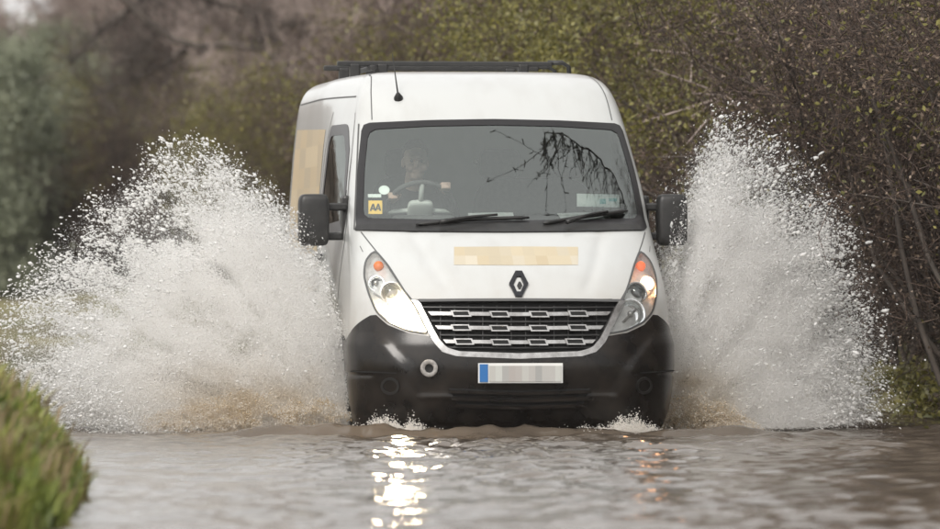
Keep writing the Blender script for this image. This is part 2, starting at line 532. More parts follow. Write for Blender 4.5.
def inside(poly, u, z):
    """(inside mask, distance in metres to the outline) for points in (u,z)"""
    p = np.array(poly); q = np.roll(p, -1, 0)
    u = np.asarray(u); z = np.asarray(z)
    ins = np.zeros(u.shape, bool); dist = np.full(u.shape, 9.0)
    sc = np.where(np.abs(u) > 1, 3.8, 1.25)
    for (x0, y0), (x1, y1) in zip(p, q):
        c = ((y0 > z) != (y1 > z))
        with np.errstate(divide='ignore', invalid='ignore'):
            xi = (x1 - x0) * (z - y0) / (y1 - y0 if y1 != y0 else 1e-12) + x0
        ins ^= c & (u < xi)
        ex, ey = (x1 - x0) * sc, (y1 - y0); px_, py_ = (u - x0) * sc, z - y0
        t = np.clip((px_ * ex + py_ * ey) / (ex * ex + ey * ey + 1e-12), 0, 1)
        dist = np.minimum(dist, np.hypot(px_ - t * ex, py_ - t * ey))
    return ins, dist

van = empty('delivery_van', (VX, VY, ROADZ), YAW)
tag(van, 'white panel van driving through the flood, lit headlamp, black bumper and roof bars', 'van')

# traced outlines (photo pixels, the van's half on the photograph's left is traced and mirrored)
def align(a, b):
    b = np.array(b); k = int(np.argmin(np.hypot(*(b - np.array(a[0])).T))); return [tuple(x) for x in np.roll(b, -k, 0)]
def half_screen(pts, r):
    h = tr(resample(rounded(pts, r, closed=False), 60, False))
    h[0] = (0.0, h[0][1]); h[-1] = (0.0, h[-1][1])
    return h + [(-u, z) for u, z in h[-2:0:-1]]
scr_out = half_screen([(492, 119.5), (430, 120.5), (362.5, 123.5), (358, 168), (356.0, 222), (356.5, 230.5), (430, 231.5), (503, 232)], 7)
scr_in = half_screen([(492, 125.5), (430, 126.5), (368.5, 130), (364.5, 170), (363, 218.5), (430, 220), (503, 221)], 9)
HL = rounded([(375, 250.5), (388, 266), (402, 288), (415, 308), (429, 334), (408, 330.5), (388, 322), (377, 312), (369, 293), (364.5, 276), (366, 261)], 5)
HL = resample(HL, 60)
hl = tr(HL)
hl_r = mir(hl)
GR = [(413, 300.6), (416, 303), (425, 322), (434, 341), (443, 351), (456, 355), (519, 357.5), (582, 355), (596, 350), (606, 338), (614, 320), (622, 302.5), (624, 300.6), (572, 299.9), (519, 299.7), (466, 299.9)]
gr = tr(GR)
# bumper: half outline from the centre out to the arch
bump_top = [(519, 358), (456, 356), (442, 352), (433, 341), (430, 336.5), (408, 333), (388, 325), (376.5, 315), (371, 315.5), (362, 321), (350.5, 334)]
bt = tr(bump_top)
bt[0] = (0.0, bt[0][1])
umax = 1.06
bump_half = [(0.0, .205)] + [(k, .205) for k in (-.3, -.6, -.85)] + [(-umax, .205), (-umax, bt[-1][1] - .06)] + bt[::-1]
bump_half = [(u, z) for u, z in bump_half]
WHEELS = [(.97, .345), (4.15, .345)]
def in_arch(u, z):
    p = P(u, z)
    return (np.abs(p[:, 0]) > .6) & (np.min([np.hypot(p[:, 1] - wy, p[:, 2] - wz) for wy, wz in WHEELS], 0) < .43)
# side window in (y, z): convert to u along the side
def side_u(y, z):
    k = np.clip(np.searchsorted(ZS, z) - 1, 0, len(ZS) - 2)
    return float(np.interp(y, TY[k][N1 // 2:N1 + N2], UH[N1 // 2:N1 + N2]))
def side_poly(pts, sgn=-1):
    return [(sgn * side_u(y, z), z) for y, z in pts]
SW = rounded([(1.30, 1.50), (1.62, 1.93), (1.86, 2.10), (2.38, 2.10), (2.40, 1.46)], .08)
sw_l = side_poly(SW, -1); sw_r = side_poly(SW, 1)[::-1]

# body grid with its openings
uu = np.repeat(UF[None, :], len(ZS), 0).ravel(); zz = np.repeat(ZS[:, None], NU, 1).ravel()
kill = np.zeros(len(uu), bool)
for pl, mg in ((scr_in, -.012), (gr, .002), (hl, .006), (hl_r, .006), (bump_half, .03), (mir(bump_half), .03), (sw_l, .0), (sw_r, .0)):
    ins, ds = inside(pl, uu, zz)
    kill |= (ins & (ds > mg)) | ((not mg > 0) & (ds < -mg))
kill |= in_arch(uu, zz) | ((zz < .42) & (np.abs(uu) < 1.02))
kf = kill[GF].any(1)
kf &= True
body_me = mesh_np('body', BV, GF[~kf])
body_me.materials.append(M['paint'])
body = link('body', body_me, van)
bmx = bmesh.new(); bmx.from_mesh(body_me)
bmesh.ops.delete(bmx, geom=[v for v in bmx.verts if not v.link_faces], context='VERTS')
bmesh.ops.remove_doubles(bmx, verts=bmx.verts[:], dist=1e-5)
bmx.to_mesh(body_me); bmx.free()

# underbody tray and wheel housings
b = bmesh.new()
add_box(b, (0, 2.6, .27), (1.5, 4.6, .06))
add_box(b, (0, .55, .30), (1.5, .7, .10))
bm_obj('underbody', b, M['black'], van)
for wy, wz in WHEELS:
    for s in (-1, 1):
        b = bmesh.new()
        prof = [(.44, -.32), (.44, -.02)]
        add_lathe(b, prof + [], (s * .98, wy, wz), (s, 0, 0), 28)
        add_lathe(b, [(.0, -.32), (.44, -.32)], (s * .98, wy, wz), (s, 0, 0), 28)
        bm_obj('wheel_arch_liner', b, M['black'], body, True)
        t = bmesh.new()
        add_lathe(t, [(.20, .03), (.27, .05), (.325, .035), (.345, .0), (.345, -.17), (.325, -.20), (.2, -.2)], (s * .93, wy, wz), (s, 0, 0), 32)
        tyre = bm_obj('wheel', t, M['rubber'], van, True)
        t = bmesh.new()
        add_lathe(t, [(.0, .02), (.06, .03), (.09, .0), (.17, -.03), (.20, .02), (.215, .03)], (s * .93, wy, wz), (s, 0, 0), 28)
        bm_obj('rim', t, M['steel'], tyre, True)

# windscreen
bmp = patch('windscreen', [scr_out], .001, M['screen'], van, du=.03, dz=.03)
patch('windscreen_border', strip_polys(scr_out, scr_in, True), .005, M['frit'], bmp, rim=.012)
ribbon('windscreen_seal', [(359, 124), (357, 170), (354.5, 230)], 1.3, .004, M['seam'], bmp, n=16)
# cowl between bonnet and glass
cowl_t = tr(resample([(357, 226), (430, 224.5), (499, 224), (570, 224), (640, 226)], 24, False))
cowl_b = tr(resample([(356, 231), (430, 232.5), (499, 233), (570, 232.5), (641.5, 231)], 24, False))
patch('cowl', strip_polys(cowl_t, cowl_b), .012, M['black'], van, rim=.02)

# bumper
def fade(u, z):
    # the outer wings of the bumper stand proud of its middle, with a swept edge between
    u0 = np.interp(z, [.2, .34, .45, .60, .78], [.40, .42, .445, .51, .64])
    k = np.clip((np.abs(u) - u0) / .07, 0, 1)
    lip = np.exp(-((z - .40) / .016) ** 2) * .012
    top = np.clip((.80 - z) / .08, 0, 1)
    return .006 + .004 * top + .016 * top * k * k * (3 - 2 * k) + lip * (np.abs(u) < .5) - .012 * np.exp(-((z - .535) / .010) ** 2) * (np.abs(u) > .72)
bz = patch('bumper', [bump_half, mir(bump_half)], fade, M['bumper'], van, rim=.05, du=.02, dz=.012,
           drop=lambda u, z: bool(in_arch(np.array([u]), np.array([z]))[0]))
# lower intake with two slats, hooked ends
it = tr(resample([(449, 388), (519, 390), (589, 388)], 20, False)); ib = tr(resample([(458, 404), (519, 407), (582, 404)], 20, False))
intake = patch('lower_intake', strip_polys(it, ib), .020, M['dark'], bz, rim=.01)
for yy in (390.5, 397.5, 404):
    ribbon('intake_slat', [(447 + (yy - 388) * .5, yy), (519, yy + 2), (591 - (yy - 388) * .5, yy)], 2.4, .036, M['bumper'], bz, rim=.02, n=20)
ribbon('bumper_joint', [(355, 371), (374, 371.5), (398, 372.5)], 1.2, .031, M['dark'], bz, mirror=True, n=14)
# fog lamp blanks: round ring each side
for sgn in (0, 1):
    ring_o = [(392 + 9 * math.cos(a), 385 + 8.5 * math.sin(a)) for a in np.linspace(0, 2 * math.pi, 25)[:-1]]
    ring_i = [(392 + 6.5 * math.cos(a), 385 + 6 * math.sin(a)) for a in np.linspace(0, 2 * math.pi, 25)[:-1]]
    a, c = tr(ring_o), tr(ring_i)
    if sgn: a, c = mir(a), mir(c)
    patch('fog_lamp_surround', strip_polys(a, c, True), .034, M['black'], bz, rim=.014)
    patch('fog_lamp_blank', [c], .028, M['bumper'], bz)
# towing eye socket with worn bright rim, one side only
b = bmesh.new()
nrm = NRM(*uz(430, 368))[0]; c0 = P(*uz(430, 368))[0] + nrm * .022
add_lathe(b, [(.052, .012), (.056, .02), (.050, .024), (.026, .02), (.022, .008), (.0, .006)], c0, nrm, 24)
eye = bm_obj('towing_eye_socket', b, simple('worn_grey_plastic', (0.20, 0.19, 0.18), (0.38, 0.36, 0.34), 60, rough=0.5), bz, True)
b = bmesh.new(); add_lathe(b, [(.027, .022), (.018, .016), (.0, .012)], c0, nrm, 20)
bm_obj('socket_hole', b, M['dark'], bz, True)

# number plate
pc = at_px(520.5, 373, -.030)
plate = empty('number_plate', pc); plate.parent = van
def flat_panel(name, cx, cz, w, h, y, mat, parent, th=.006):
    b = bmesh.new(); add_box(b, (cx, y, cz), (w, th, h)); 
    uvl = b.loops.layers.uv.new('UVMap')
    for f in b.faces:
        for l in f.loops: l[uvl].uv = ((l.vert.co.x - cx) / w * .99 + .5, (l.vert.co.z - cz) / h * .99 + .5)
    return bm_obj(name, b, mat, parent)
flat_panel('backing', 0, 0, .535, .125, .003, M['plate_white'], plate, .012)
flat_panel('characters', .030, -.004, .458, .100, -.006, M['plate'], plate)
flat_panel('blue_band', -.233, 0, .052, .112, -.0065, M['blue'], plate)

# grille: void, fins, chrome frame, three bars with four pockets each
grille = patch('grille', [gr], -.045, M['dark'], van, rim=-.05, du=.05, dz=.03)
FR_O = resample([(411.5, 301), (415, 303.5), (425, 325), (434, 343), (443, 352.5), (457, 356.5), (519, 359), (581, 356.5), (596, 352), (605, 342), (614, 323), (622, 303.5), (625, 301)], 60, False)
FR_I = resample([(418, 301.5), (421, 304), (430.5, 323), (439, 339), (446.5, 347.5), (459, 351.5), (519, 353.5), (579, 351.5), (592, 347.5), (600, 338), (608.5, 321), (616.5, 304), (618.5, 301.5)], 60, False)
patch('chrome_frame', strip_polys(tr(FR_O), tr(FR_I)), .016, M['chrome'], grille, rim=.04)
ribbon('bonnet_lip', [(411, 300.8), (466, 300.1), (519, 299.9), (572, 300.1), (625, 300.8)], 2.6, .005, M['seam'], grille, n=30)
for k, (yy, xl, xr) in enumerate(((313, 425, 614), (327, 432, 607), (341, 440, 599))):
    top = resample([(xl + 3, yy - 1.7), (519, yy - .8), (xr - 3, yy - 1.7)], 40, False); bot = resample([(xl + 6, yy + 1.9), (519, yy + 2.8), (xr - 6, yy + 1.9)], 40, False)
    bar = patch('grille_bar', strip_polys(tr(top), tr(bot)), -.004, M['chrome'], grille, rim=.03, du=.04, dz=.03)
    ex = 3 * (k == 2)
    for xx in (461 + ex, 499.5 + ex * .4, 539 - ex * .4, 578 - ex):
        yb = yy + (1.0 if 480 < xx < 560 else .4)
        o_ = [(xx - 10.5, yb - 2.8), (xx + 8, yb - 2.8), (xx + 10.5, yb + 3.4), (xx - 8, yb + 3.4)]
        i_ = [(xx - 8.2, yb - 1.7), (xx + 6.8, yb - 1.7), (xx + 8.4, yb + 2.1), (xx - 6.8, yb + 2.1)]
        patch('pocket_rim', strip_polys(tr(o_), tr(i_), True), .006, M['chrome'], grille, rim=.025, du=.2, dz=.2)
        patch('pocket', [tr(i_)], +.001, M['dark'], grille, du=.2, dz=.2)
for yy in (306, 320, 334, 346.5):
    wl = 421 + (yy - 304) * .62; wr_ = 617 - (yy - 304) * .55
    ribbon('grille_fin', [(wl, yy), (519, yy + .8), (wr_, yy)], 1.3, -.02, M['black'], grille, rim=.015, n=24)
for xx in np.linspace(440, 598, 12):
    ribbon('grille_rib', [(xx, 304), (xx, 347)], .9, -.026, M['black'], grille, rim=.012, n=8)

# bonnet: shut lines, badge, lettering strip
ribbon('bonnet_shut_line', [(361, 232), (372, 246), (385, 262), (400, 285), (413, 301)], 1.2, .0015, M['seam'], van, mirror=True, n=26)
ribbon('wing_crease', [(360, 246), (363, 252)], .8, .001, M['seam'], van, mirror=True, n=6)
b1, b2 = tr(resample([(454, 247), (516, 246.6), (578, 247)], 20, False)), tr(resample([(454, 265), (516, 265.4), (578, 265)], 20, False))
patch('lettering_strip', strip_polys(b1, b2), .0018, M['beige'], van)
# badge: upright lozenge ring
loz = lambda cx, cy, w, h, n=.34: [(cx - w * n, cy - h), (cx + w * n, cy - h), (cx + w, cy), (cx + w * n, cy + h), (cx - w * n, cy + h), (cx - w, cy)]
bo, bi = tr(loz(518.5, 285, 9.6, 12.3)), tr(loz(518.5, 285.5, 5.4, 7.6))
badge = patch('badge', strip_polys(bo, bi, True), .018, simple('badge_dark_chrome', (0.05, 0.05, 0.055), rough=0.15, metal=0.9), van, rim=.018, du=.2, dz=.2)
bi2, bj = tr(loz(518.5, 285.5, 5.0, 7.2)), tr(loz(519.5, 286.5, 2.6, 3.6))
patch('badge_field', strip_polys(bi2, align([(0, 0)] and bi2, bj), True), .006, M['paint'], badge, rim=.004, du=.2, dz=.2)
patch('badge_core', [bj], .012, M['black'], badge, rim=.01, du=.2, dz=.2)

# headlamps
def headlamp(poly, mirror):
    sg = -1 if not mirror else 1
    h = patch('headlamp', [poly], .006, M['lens'], van, rim=.012, du=.035, dz=.03)
    patch('lamp_bowl', [poly], -.035, M['housing'], h, rim=-.04, du=.035, dz=.03)
    oo = HL if not mirror else None
    def spot(px, py):
        u, z = uz(px, py)
        if mirror: u = -u
        return P(u, z)[0], NRM(u, z)[0]
    def unit(name, px, py, r, mat, depth=.028, bowl=True):
        c, n = spot(px, py)
        ax = (Vector(n) + Vector((0, -1.6, 0))).normalized()
        base = Vector(c) - Vector(n) * depth
        b = bmesh.new()
        if bowl:
            add_lathe(b, [(r * 1.14, .010), (r, .012), (r * .85, -.006), (r * .45, -.018), (0, -.022)], base, ax, 24)
        else:
            add_lathe(b, [(r, -.01), (r, .006), (r * .8, .016), (0, .02)], base, ax, 20)
        return bm_obj(name, b, mat, h, True)
    unit('projector_ring', 390, 290, .062, M['chrome'])
    unit('projector_lens', 390, 290, .040, glass('projector_glass', (.5, .5, .52), 1.8), .018, False)
    unit('main_reflector', 399.5, 313, .085, M['reflector'])
    unit('indicator', 377.5, 264, .032, M['lamp_amber'] if mirror else M['amber'], .018, False)
    unit('side_reflector', 374.5, 281, .045, M['reflector'])
    if mirror:
        unit('side_bulb', 374.5, 281, .036, M['lamp_side'], .015, False)
        unit('main_bulb', 399.5, 313, .022, M['chrome'], .03, False)
    else:
        unit('main_bulb', 399.5, 312.5, .074, M['lamp_on'], .018, False)
        unit('side_bulb', 374.5, 281, .018, M['chrome'], .02, False)
    # ribs in the bowl
    for px, py, px2, py2 in ((385, 303, 408, 322), (371, 292, 384, 300), (404, 300, 420, 326)):
        a, c = uz(px, py), uz(px2, py2)
        pl = [a, (a[0] + .010, a[1] + .01), (c[0] + .010, c[1] + .01), c]
        if mirror: pl = mir(pl)
        patch('bowl_rib', [pl], -.02, M['chrome'], h, rim=.03, du=.2, dz=.2)
    return h
for mirror in (False, True):
    h = headlamp(hl if not mirror else hl_r, mirror)
gask_o, gask_i = tr(inset(HL, -1.3)), tr(inset(HL, .7))
for mm in (False, True):
    a, c = (gask_o, gask_i) if not mm else (mir(gask_o), mir(gask_i))
    patch('lamp_gasket', strip_polys(a, c, True), .004, M['seam'], van, du=.2, dz=.2)

# side windows, doors, side graphics
for pl, s in ((sw_l, -1), (sw_r, 1)):
    g = patch('side_window', [pl], .001, M['side_glass'], van, du=.05, dz=.05)
    outer = side_poly(rounded([(1.24, 1.45), (1.58, 1.96), (1.84, 2.15), (2.43, 2.15), (2.45, 1.41)], .08), s)
    inner = side_poly(rounded([(1.33, 1.52), (1.64, 1.93), (1.87, 2.08), (2.36, 2.08), (2.38, 1.48)], .08), s)
    patch('window_seal', strip_polys(outer, inner, True), .004, M['frit'], g, rim=.01, du=.1, dz=.1)
    def side_line(name, pts, w, mat=M['seam'], off=.0015, horiz=False):
        pr = []
        if horiz: a, c = [(y, z - w / 2) for y, z in pts], [(y, z + w / 2) for y, z in pts]
        else: a, c = [(y - w / 2, z) for y, z in pts], [(y + w / 2, z) for y, z in pts]
        patch(name, strip_polys(side_poly(a, s), side_poly(c, s)), off, mat, van, du=.1, dz=.05)
    side_line('door_shut_line', resample([(2.55, .42), (2.55, 1.4), (2.52, 2.0), (2.45, 2.24)], 14, False), .012)
    side_line('door_shut_line', resample([(1.42, .5), (1.30, .9), (1.16, 1.35), (1.2, 1.50), (1.6, 2.08), (1.75, 2.22)], 16, False), .016)
    side_line('roof_seam', resample([(1.9, 2.33), (3.4, 2.345), (4.95, 2.345)], 20, False), .01, horiz=True)
    side_line('rear_shut_line', resample([(4.86, .5), (4.86, 1.5), (4.84, 2.3)], 12, False), .014)
    side_line('rubbing_strip', resample([(1.5, .66), (3.0, .64), (3.6, .64)], 12, False), .13, M['bumper'], .018, True)
    b = bmesh.new(); hp = P(s * side_u(2.38, 1.28), 1.28)[0]
    add_box(b, (hp[0] + s * .02, hp[1], 1.28), (.03, .22, .05), bevel=.01)
    bm_obj('door_handle', b, M['black'], van)
    pan = [(2.66, 1.02), (4.72, 1.02), (4.72, 2.19), (2.66, 2.16)]
    top_p, bot_p = resample([(2.66, 2.13), (4.78, 2.17)], 12, False), resample([(2.66, 1.05), (4.78, 1.05)], 12, False)
    patch('side_graphic', strip_polys(side_poly(top_p, s), side_poly(bot_p, s)), .002, M['side_beige'], van, du=.06, dz=.06)
# roof cap seams either side of the front roof
ribbon('roof_cap_seam', [(371.5, 74), (371, 92), (372, 120)], 1.1, .0015, M['seam'], van, mirror=True, n=18)

# wipers
def on_screen(px, py, off):
    u, z = uz(px, py); return Vector(P(u, z)[0] + NRM(u, z)[0] * off)
for arm, blade in (([(440, 229), (470, 224), (497, 221.5)], [(416, 227.5), (470, 222.5), (529, 220.5)]),
                   ([(566, 229), (590, 221), (606, 217)], [(543, 226.5), (590, 218.5), (626, 212.5)])):
    b = bmesh.new(); add_tube(b, [on_screen(*p, .05) for p in resample(arm, 10, False)], [.016, .015, .013, .012, .011, .01, .01, .009, .008, .008], 8)
    w = bm_obj('wiper', b, M['black'], van, True)
    b = bmesh.new(); add_tube(b, [on_screen(*p, .022) for p in resample(blade, 16, False)], [.006] + [.013] * 14 + [.006], 8)
    bm_obj('blade', b, M['black'], w, True)

# windscreen stickers and the disc holder (inside face of the glass)
def screen_panel(name, x0, y0, x1, y1, mat, parent, off=-.006, n=4, slant=0):
    a = resample([(x0, y0), (x1, y0 + slant)], n, False); c = resample([(x0, y1), (x1, y1 + slant)], n, False)
    return patch(name, strip_polys(tr(a), tr(c)), off, mat, parent, du=.2, dz=.2)
st = screen_panel('yellow_sticker', 368, 200, 382, 213.5, M['yellow'], van)
def stroke(px0, px1, w=1.6):
    d = np.array(px1) - np.array(px0); n_ = np.array([-d[1], d[0]]) / np.linalg.norm(d) * w / 2
    q = [tuple(np.array(px0) + n_), tuple(np.array(px1) + n_), tuple(np.array(px1) - n_), tuple(np.array(px0) - n_)]
    patch('letter_stroke', [tr(q)], -.003, M['black'], st, du=.3, dz=.3)
for ox in (0, 5.2):
    stroke((370.2 + ox, 210.5), (373 + ox, 203.5)); stroke((373 + ox, 203.5), (375 + ox, 210.5)); stroke((371.3 + ox, 208.4), (374.5 + ox, 208.4), 1.2)
disc = [(384 + 5.6 * math.cos(a), 189.5 + 4.6 * math.sin(a)) for a in np.linspace(0, 2 * math.pi, 21)[:-1]]
patch('permit_disc', [tr(disc)], -.006, M['paper'], van, du=.2, dz=.2)
screen_panel('permit_slip', 367.5, 193.5, 381, 197, M['paper'], van)
pr = screen_panel('printed_permit', 577, 193, 620, 206, M['paper'], van, slant=1)
screen_panel('teal_mark', 600, 198.5, 606, 203.5, M['paper_teal'], pr, -.004)
screen_panel('teal_mark', 609, 198, 617, 201, M['paper_teal'], pr, -.004)
b = bmesh.new(); q = on_screen(476, 160.5, -.015); add_lathe(b, [(.016, .012), (.02, 0), (.016, -.01), (0, -.012)], q, NRM(*uz(476, 160.5))[0], 16)
bm_obj('mirror_mount', b, M['black'], van, True)

# door mirrors
def superbox(bm, c, size, e=.35, nu=24, nv=14, taper=0.0):
    c = Vector(c); rows = []
    def sp(v, p): return math.copysign(abs(v) ** p, v)
    for i in range(nv + 1):
        v = -math.pi / 2 + math.pi * i / nv; row = []
        for j in range(nu):
            a = 2 * math.pi * j / nu
            x = sp(math.cos(v), e) * sp(math.cos(a), e); y = sp(math.cos(v), e) * sp(math.sin(a), e); z = sp(math.sin(v), e)
            k = 1 - taper * (z * .5 + .5)
            row.append(bm.verts.new(c + Vector((x * size[0] / 2 * k, y * size[1] / 2, z * size[2] / 2))))
        rows.append(row)
    for a, b_ in zip(rows[:-1], rows[1:]):
        for j in range(nu): bm.faces.new((a[j], a[(j + 1) % nu], b_[(j + 1) % nu], b_[j]))
    bmesh.ops.remove_doubles(bm, verts=bm.verts[:], dist=1e-5)
for px, s in ((313.5, -1), (671.5, 1)):
    c = at_px(px, 220, 1.22)
    b = bmesh.new(); superbox(b, c, (.195, .17, .335), .32)
    mo = bm_obj('door_mirror', b, M['black'], van, True)
    for dz, th in ((.085, .05), (-.105, .05)):
        b = bmesh.new()
        inn = P(s * side_u(1.30, c.z + dz), c.z + dz)[0]
        add_box(b, ((c.x + inn[0]) / 2, 1.27, c.z + dz), (abs(c.x - inn[0]), .08, th), bevel=.012)
        bm_obj('mirror_arm', b, M['black'], mo)
    b = bmesh.new(); inn = P(s * side_u(1.33, c.z), c.z)[0]
    add_box(b, (inn[0] - s * .01, 1.36, c.z - .01), (.05, .20, .34), rot=Matrix.Rotation(R(0), 3, 'X'), bevel=.02)
    bm_obj('mirror_foot', b, M['black'], mo)
    b = bmesh.new(); add_box(b, (c.x, 1.222 + .085, c.z), (.155, .006, .285), bevel=.002)
    bm_obj('mirror_glass', b, M['reflector'], mo)

# roof bars, aerial
rack = empty('roof_rack', (0, 3.0, 2.5)); rack.parent = van
def roofz(x, y):
    h = bvh.ray_cast(Vector((x, y, 4)), Vector((0, 0, -1)))[0]
    return h.z if h else 2.4
for k, (yy, xl, xr, zz_) in enumerate(((3.95, -.78, .70, 2.607), (4.72, -.80, .70, 2.600))):
    b = bmesh.new(); add_box(b, ((xl + xr) / 2, yy - 3.0, zz_ - 2.5), (xr - xl, .06, .036), bevel=.008)
    bar = bm_obj('cross_bar', b, M['black'], rack)
    for x in (-.66, -.47, .50):
        b = bmesh.new(); top = roofz(x, yy) - 2.5
        add_box(b, (x, yy - 3.0, (top + zz_ - 2.5) / 2 - .01), (.07, .09, zz_ - 2.5 - top + .02), bevel=.01)
        bm_obj('bar_foot', b, M['black'], rack)
    b = bmesh.new()
    add_tube(b, [Vector((xr - .03, yy - 3.0, zz_ - 2.5 + .012)), Vector((xr + .07, yy - 3.0, zz_ - 2.5 + .012)), Vector((xr + .115, yy - 3.0, zz_ - 2.515)), Vector((xr + .12, yy - 3.0, roofz(.80, yy) - 2.53))], [.016, .016, .015, .02], 8)
    bm_obj('end_bracket', b, M['black'], rack, True)
b = bmesh.new(); add_box(b, (-.56, 4.33 - 3.0, 2.574 - 2.5), (.035, 1.3, .03), bevel=.006); bm_obj('side_rail', b, M['black'], rack)
q = on_screen(398.5, 99, .0)
qn = Vector(NRM(*uz(398.5, 99))[0])
b = bmesh.new(); add_lathe(b, [(.03, 0), (.03, .012), (.02, .03), (.008, .05), (0, .055)], q, qn, 16)
ae = bm_obj('aerial', b, M['black'], van, True)
b = bmesh.new(); tip = q + Vector((-.03, .10, .30)); add_tube(b, [q + qn * .03, q + (tip - q) * .5, tip], [.006, .0045, .003], 6)
bm_obj('aerial_whip', b, M['black'], ae, True)

# rear: doors shown by a shut line and lamps
b = bmesh.new(); add_box(b, (0, 5.045, 1.4), (.014, .02, 2.0)); bm_obj('rear_door_gap', b, M['seam'], van)
for s in (-1, 1):
    b = bmesh.new(); add_box(b, (s * .90, 5.03, 1.05), (.10, .05, .42), bevel=.015); bm_obj('tail_lamp', b, simple('tail_red', (.35, .02, .02), rough=.2), van)
    b = bmesh.new(); add_box(b, (s * .5, 5.045, 1.75), (.62, .014, .55), bevel=.005); bm_obj('rear_window', b, M['frit'], van)

# cab inside
b = bmesh.new()
prof = [(1.00, 1.40), (1.05, 1.495), (1.30, 1.50), (1.46, 1.47), (1.52, 1.38), (1.55, 1.05)]
rows = [[b.verts.new((x, y, z)) for (y, z) in prof] for x in np.linspace(-.88, .88, 9)]
for a, c in zip(rows[:-1], rows[1:]):
    for k in range(len(prof) - 1): b.faces.new((a[k], c[k], c[k + 1], a[k + 1]))
dash = bm_obj('dashboard', b, M['dash'], van)
b = bmesh.new(); add_box(b, (-.46, 1.40, 1.515), (.40, .22, .07), bevel=.03, seg=3); bm_obj('instrument_hood', b, M['dash'], dash)
b = bmesh.new(); add_box(b, (0, 2.62, 1.35), (1.86, .03, 1.75)); bm_obj('bulkhead', b, M['lining'], van)
b = bmesh.new(); add_box(b, (0, 1.9, .62), (1.8, 1.4, .05)); bm_obj('cab_floor', b, M['dash'], van)
def seat(x, w):
    s = empty('seat', (x, 2.05, .62)); s.parent = van
    b = bmesh.new(); superbox(b, (0, 0, .40), (w, .52, .20), .4); bm_obj('cushion', b, M['seat'], s, True)
    b = bmesh.new(); superbox(b, (0, 0, .42), (w, .16, .66), .4, taper=.18)
    bk = bm_obj('backrest', b, M['seat'], s, True); bk.location = (0, .26, .45); bk.rotation_euler = (R(-12), 0, 0)
    n = 1 if w < .7 else 2
    for i in range(n):
        hx = 0 if n == 1 else (i - .5) * .44
        b = bmesh.new(); superbox(b, (hx, .42, 1.28), (.27, .10, .20), .45); bm_obj('headrest', b, M['seat'], s, True)
    b = bmesh.new(); add_box(b, (0, 0, .15), (w * .85, .45, .3)); bm_obj('seat_base', b, M['dash'], s)
seat(-.47, .52); seat(.38, .92)
sw = empty('steering_wheel', (-.46, 1.62, 1.60)); sw.parent = van; sw.rotation_euler = (R(-50), 0, 0)
b = bmesh.new(); cpts = [(.215 * math.cos(a), .215 * math.sin(a), 0) for a in np.linspace(0, 2 * math.pi, 37)]
for k in range(36):
    pass
rings = []
for k in range(36):
    a = 2 * math.pi * k / 36
    rings.append([b.verts.new(((.215 + .016 * math.cos(t)) * math.cos(a), (.215 + .016 * math.cos(t)) * math.sin(a), .016 * math.sin(t))) for t in np.linspace(0, 2 * math.pi, 9)[:-1]])
for k in range(36):
    A, B = rings[k], rings[(k + 1) % 36]
    for t in range(8): b.faces.new((A[t], B[t], B[(t + 1) % 8], A[(t + 1) % 8]))
bm_obj('wheel_rim', b, M['dash'], sw, True)
b = bmesh.new(); superbox(b, (0, 0, -.02), (.17, .15, .05), .5)
for a in (R(10), R(170), R(270)): add_tube(b, [(0, 0, -.02), (.21 * math.cos(a), .21 * math.sin(a), 0)], .017, 8)
bm_obj('wheel_hub', b, M['lining'], sw, True)

# ------------------------------------------------------------------ the driver
def capsule(bm, pts, rad, sides=12):
    pts = [Vector(p) for p in pts]
    add_tube(bm, pts, rad, sides)
    for p, r in zip(pts, rad):
        bmesh.ops.create_icosphere(bm, subdivisions=2, radius=r * 1.0, matrix=Matrix.Translation(p))
def remeshed(name, bm, mat, parent, vox):
    o = bm_obj(name, bm, mat, parent, True)
    m = o.modifiers.new('one_skin', 'REMESH'); m.mode = 'VOXEL'; m.voxel_size = vox; m.use_smooth_shade = True
    s = o.modifiers.new('soft', 'SMOOTH'); s.factor = .5; s.iterations = 4
    return o
dr = empty('person', L2W((-.47, 2.02, 1.10)), YAW)
tag(dr, 'driver in a dark jacket holding the steering wheel behind the windscreen', 'person')
HX, HY, HZ = 0.01, -.13, .80          # head centre from the seat
hands = [(-.175, -.41, .535, -1), (.165, -.468, .60, 1)]
def arm_pts(s): return [(s * .17, .06, .52), (s * .28, -.10, .28), (s * .22, -.36, .50), (s * .17, -.44 + (.05 if s < 0 else 0), .595 - (.06 if s < 0 else 0))]
b = bmesh.new()
capsule(b, [(0, .02, .0), (0, .06, .16), (0, .06, .36), (0, .04, .50)], [.15, .145, .155, .12])
for s in (-1, 1):
    capsule(b, [(s * .08, .0, 0), (s * .12, -.40, .04), (s * .12, -.48, -.36)], [.085, .065, .045])
    capsule(b, [(s * .12, -.48, -.40), (s * .12, -.60, -.42)], [.045, .035])
    capsule(b, [(s * .04, .05, .51)] + arm_pts(s), [.085, .07, .05, .036, .03])
    x, y, z, _ = hands[(s + 1) // 2]
    capsule(b, [arm_pts(s)[-1], (x, y - .02, z + .025)], [.026, .027])
    for k in range(4):                                   # fingers closed over the rim
        ox = s * (.024 - .016 * k); L = (.8, 1.0, .95, .75)[k]
        capsule(b, [(x + ox, y - .035, z + .045), (x + ox, y - .035 - .035 * L, z + .058), (x + ox, y - .05 - .03 * L, z + .028), (x + ox, y - .03, z + .012)], [.0105, .010, .009, .008], 8)
    capsule(b, [(x - s * .028, y - .01, z + .02), (x - s * .05, y - .03, z + .042), (x - s * .052, y - .055, z + .05)], [.013, .011, .009], 8)
capsule(b, [(0, .03, .52), (HX * .5, -.02, .64), (HX, -.07, .72)], [.07, .06, .06])
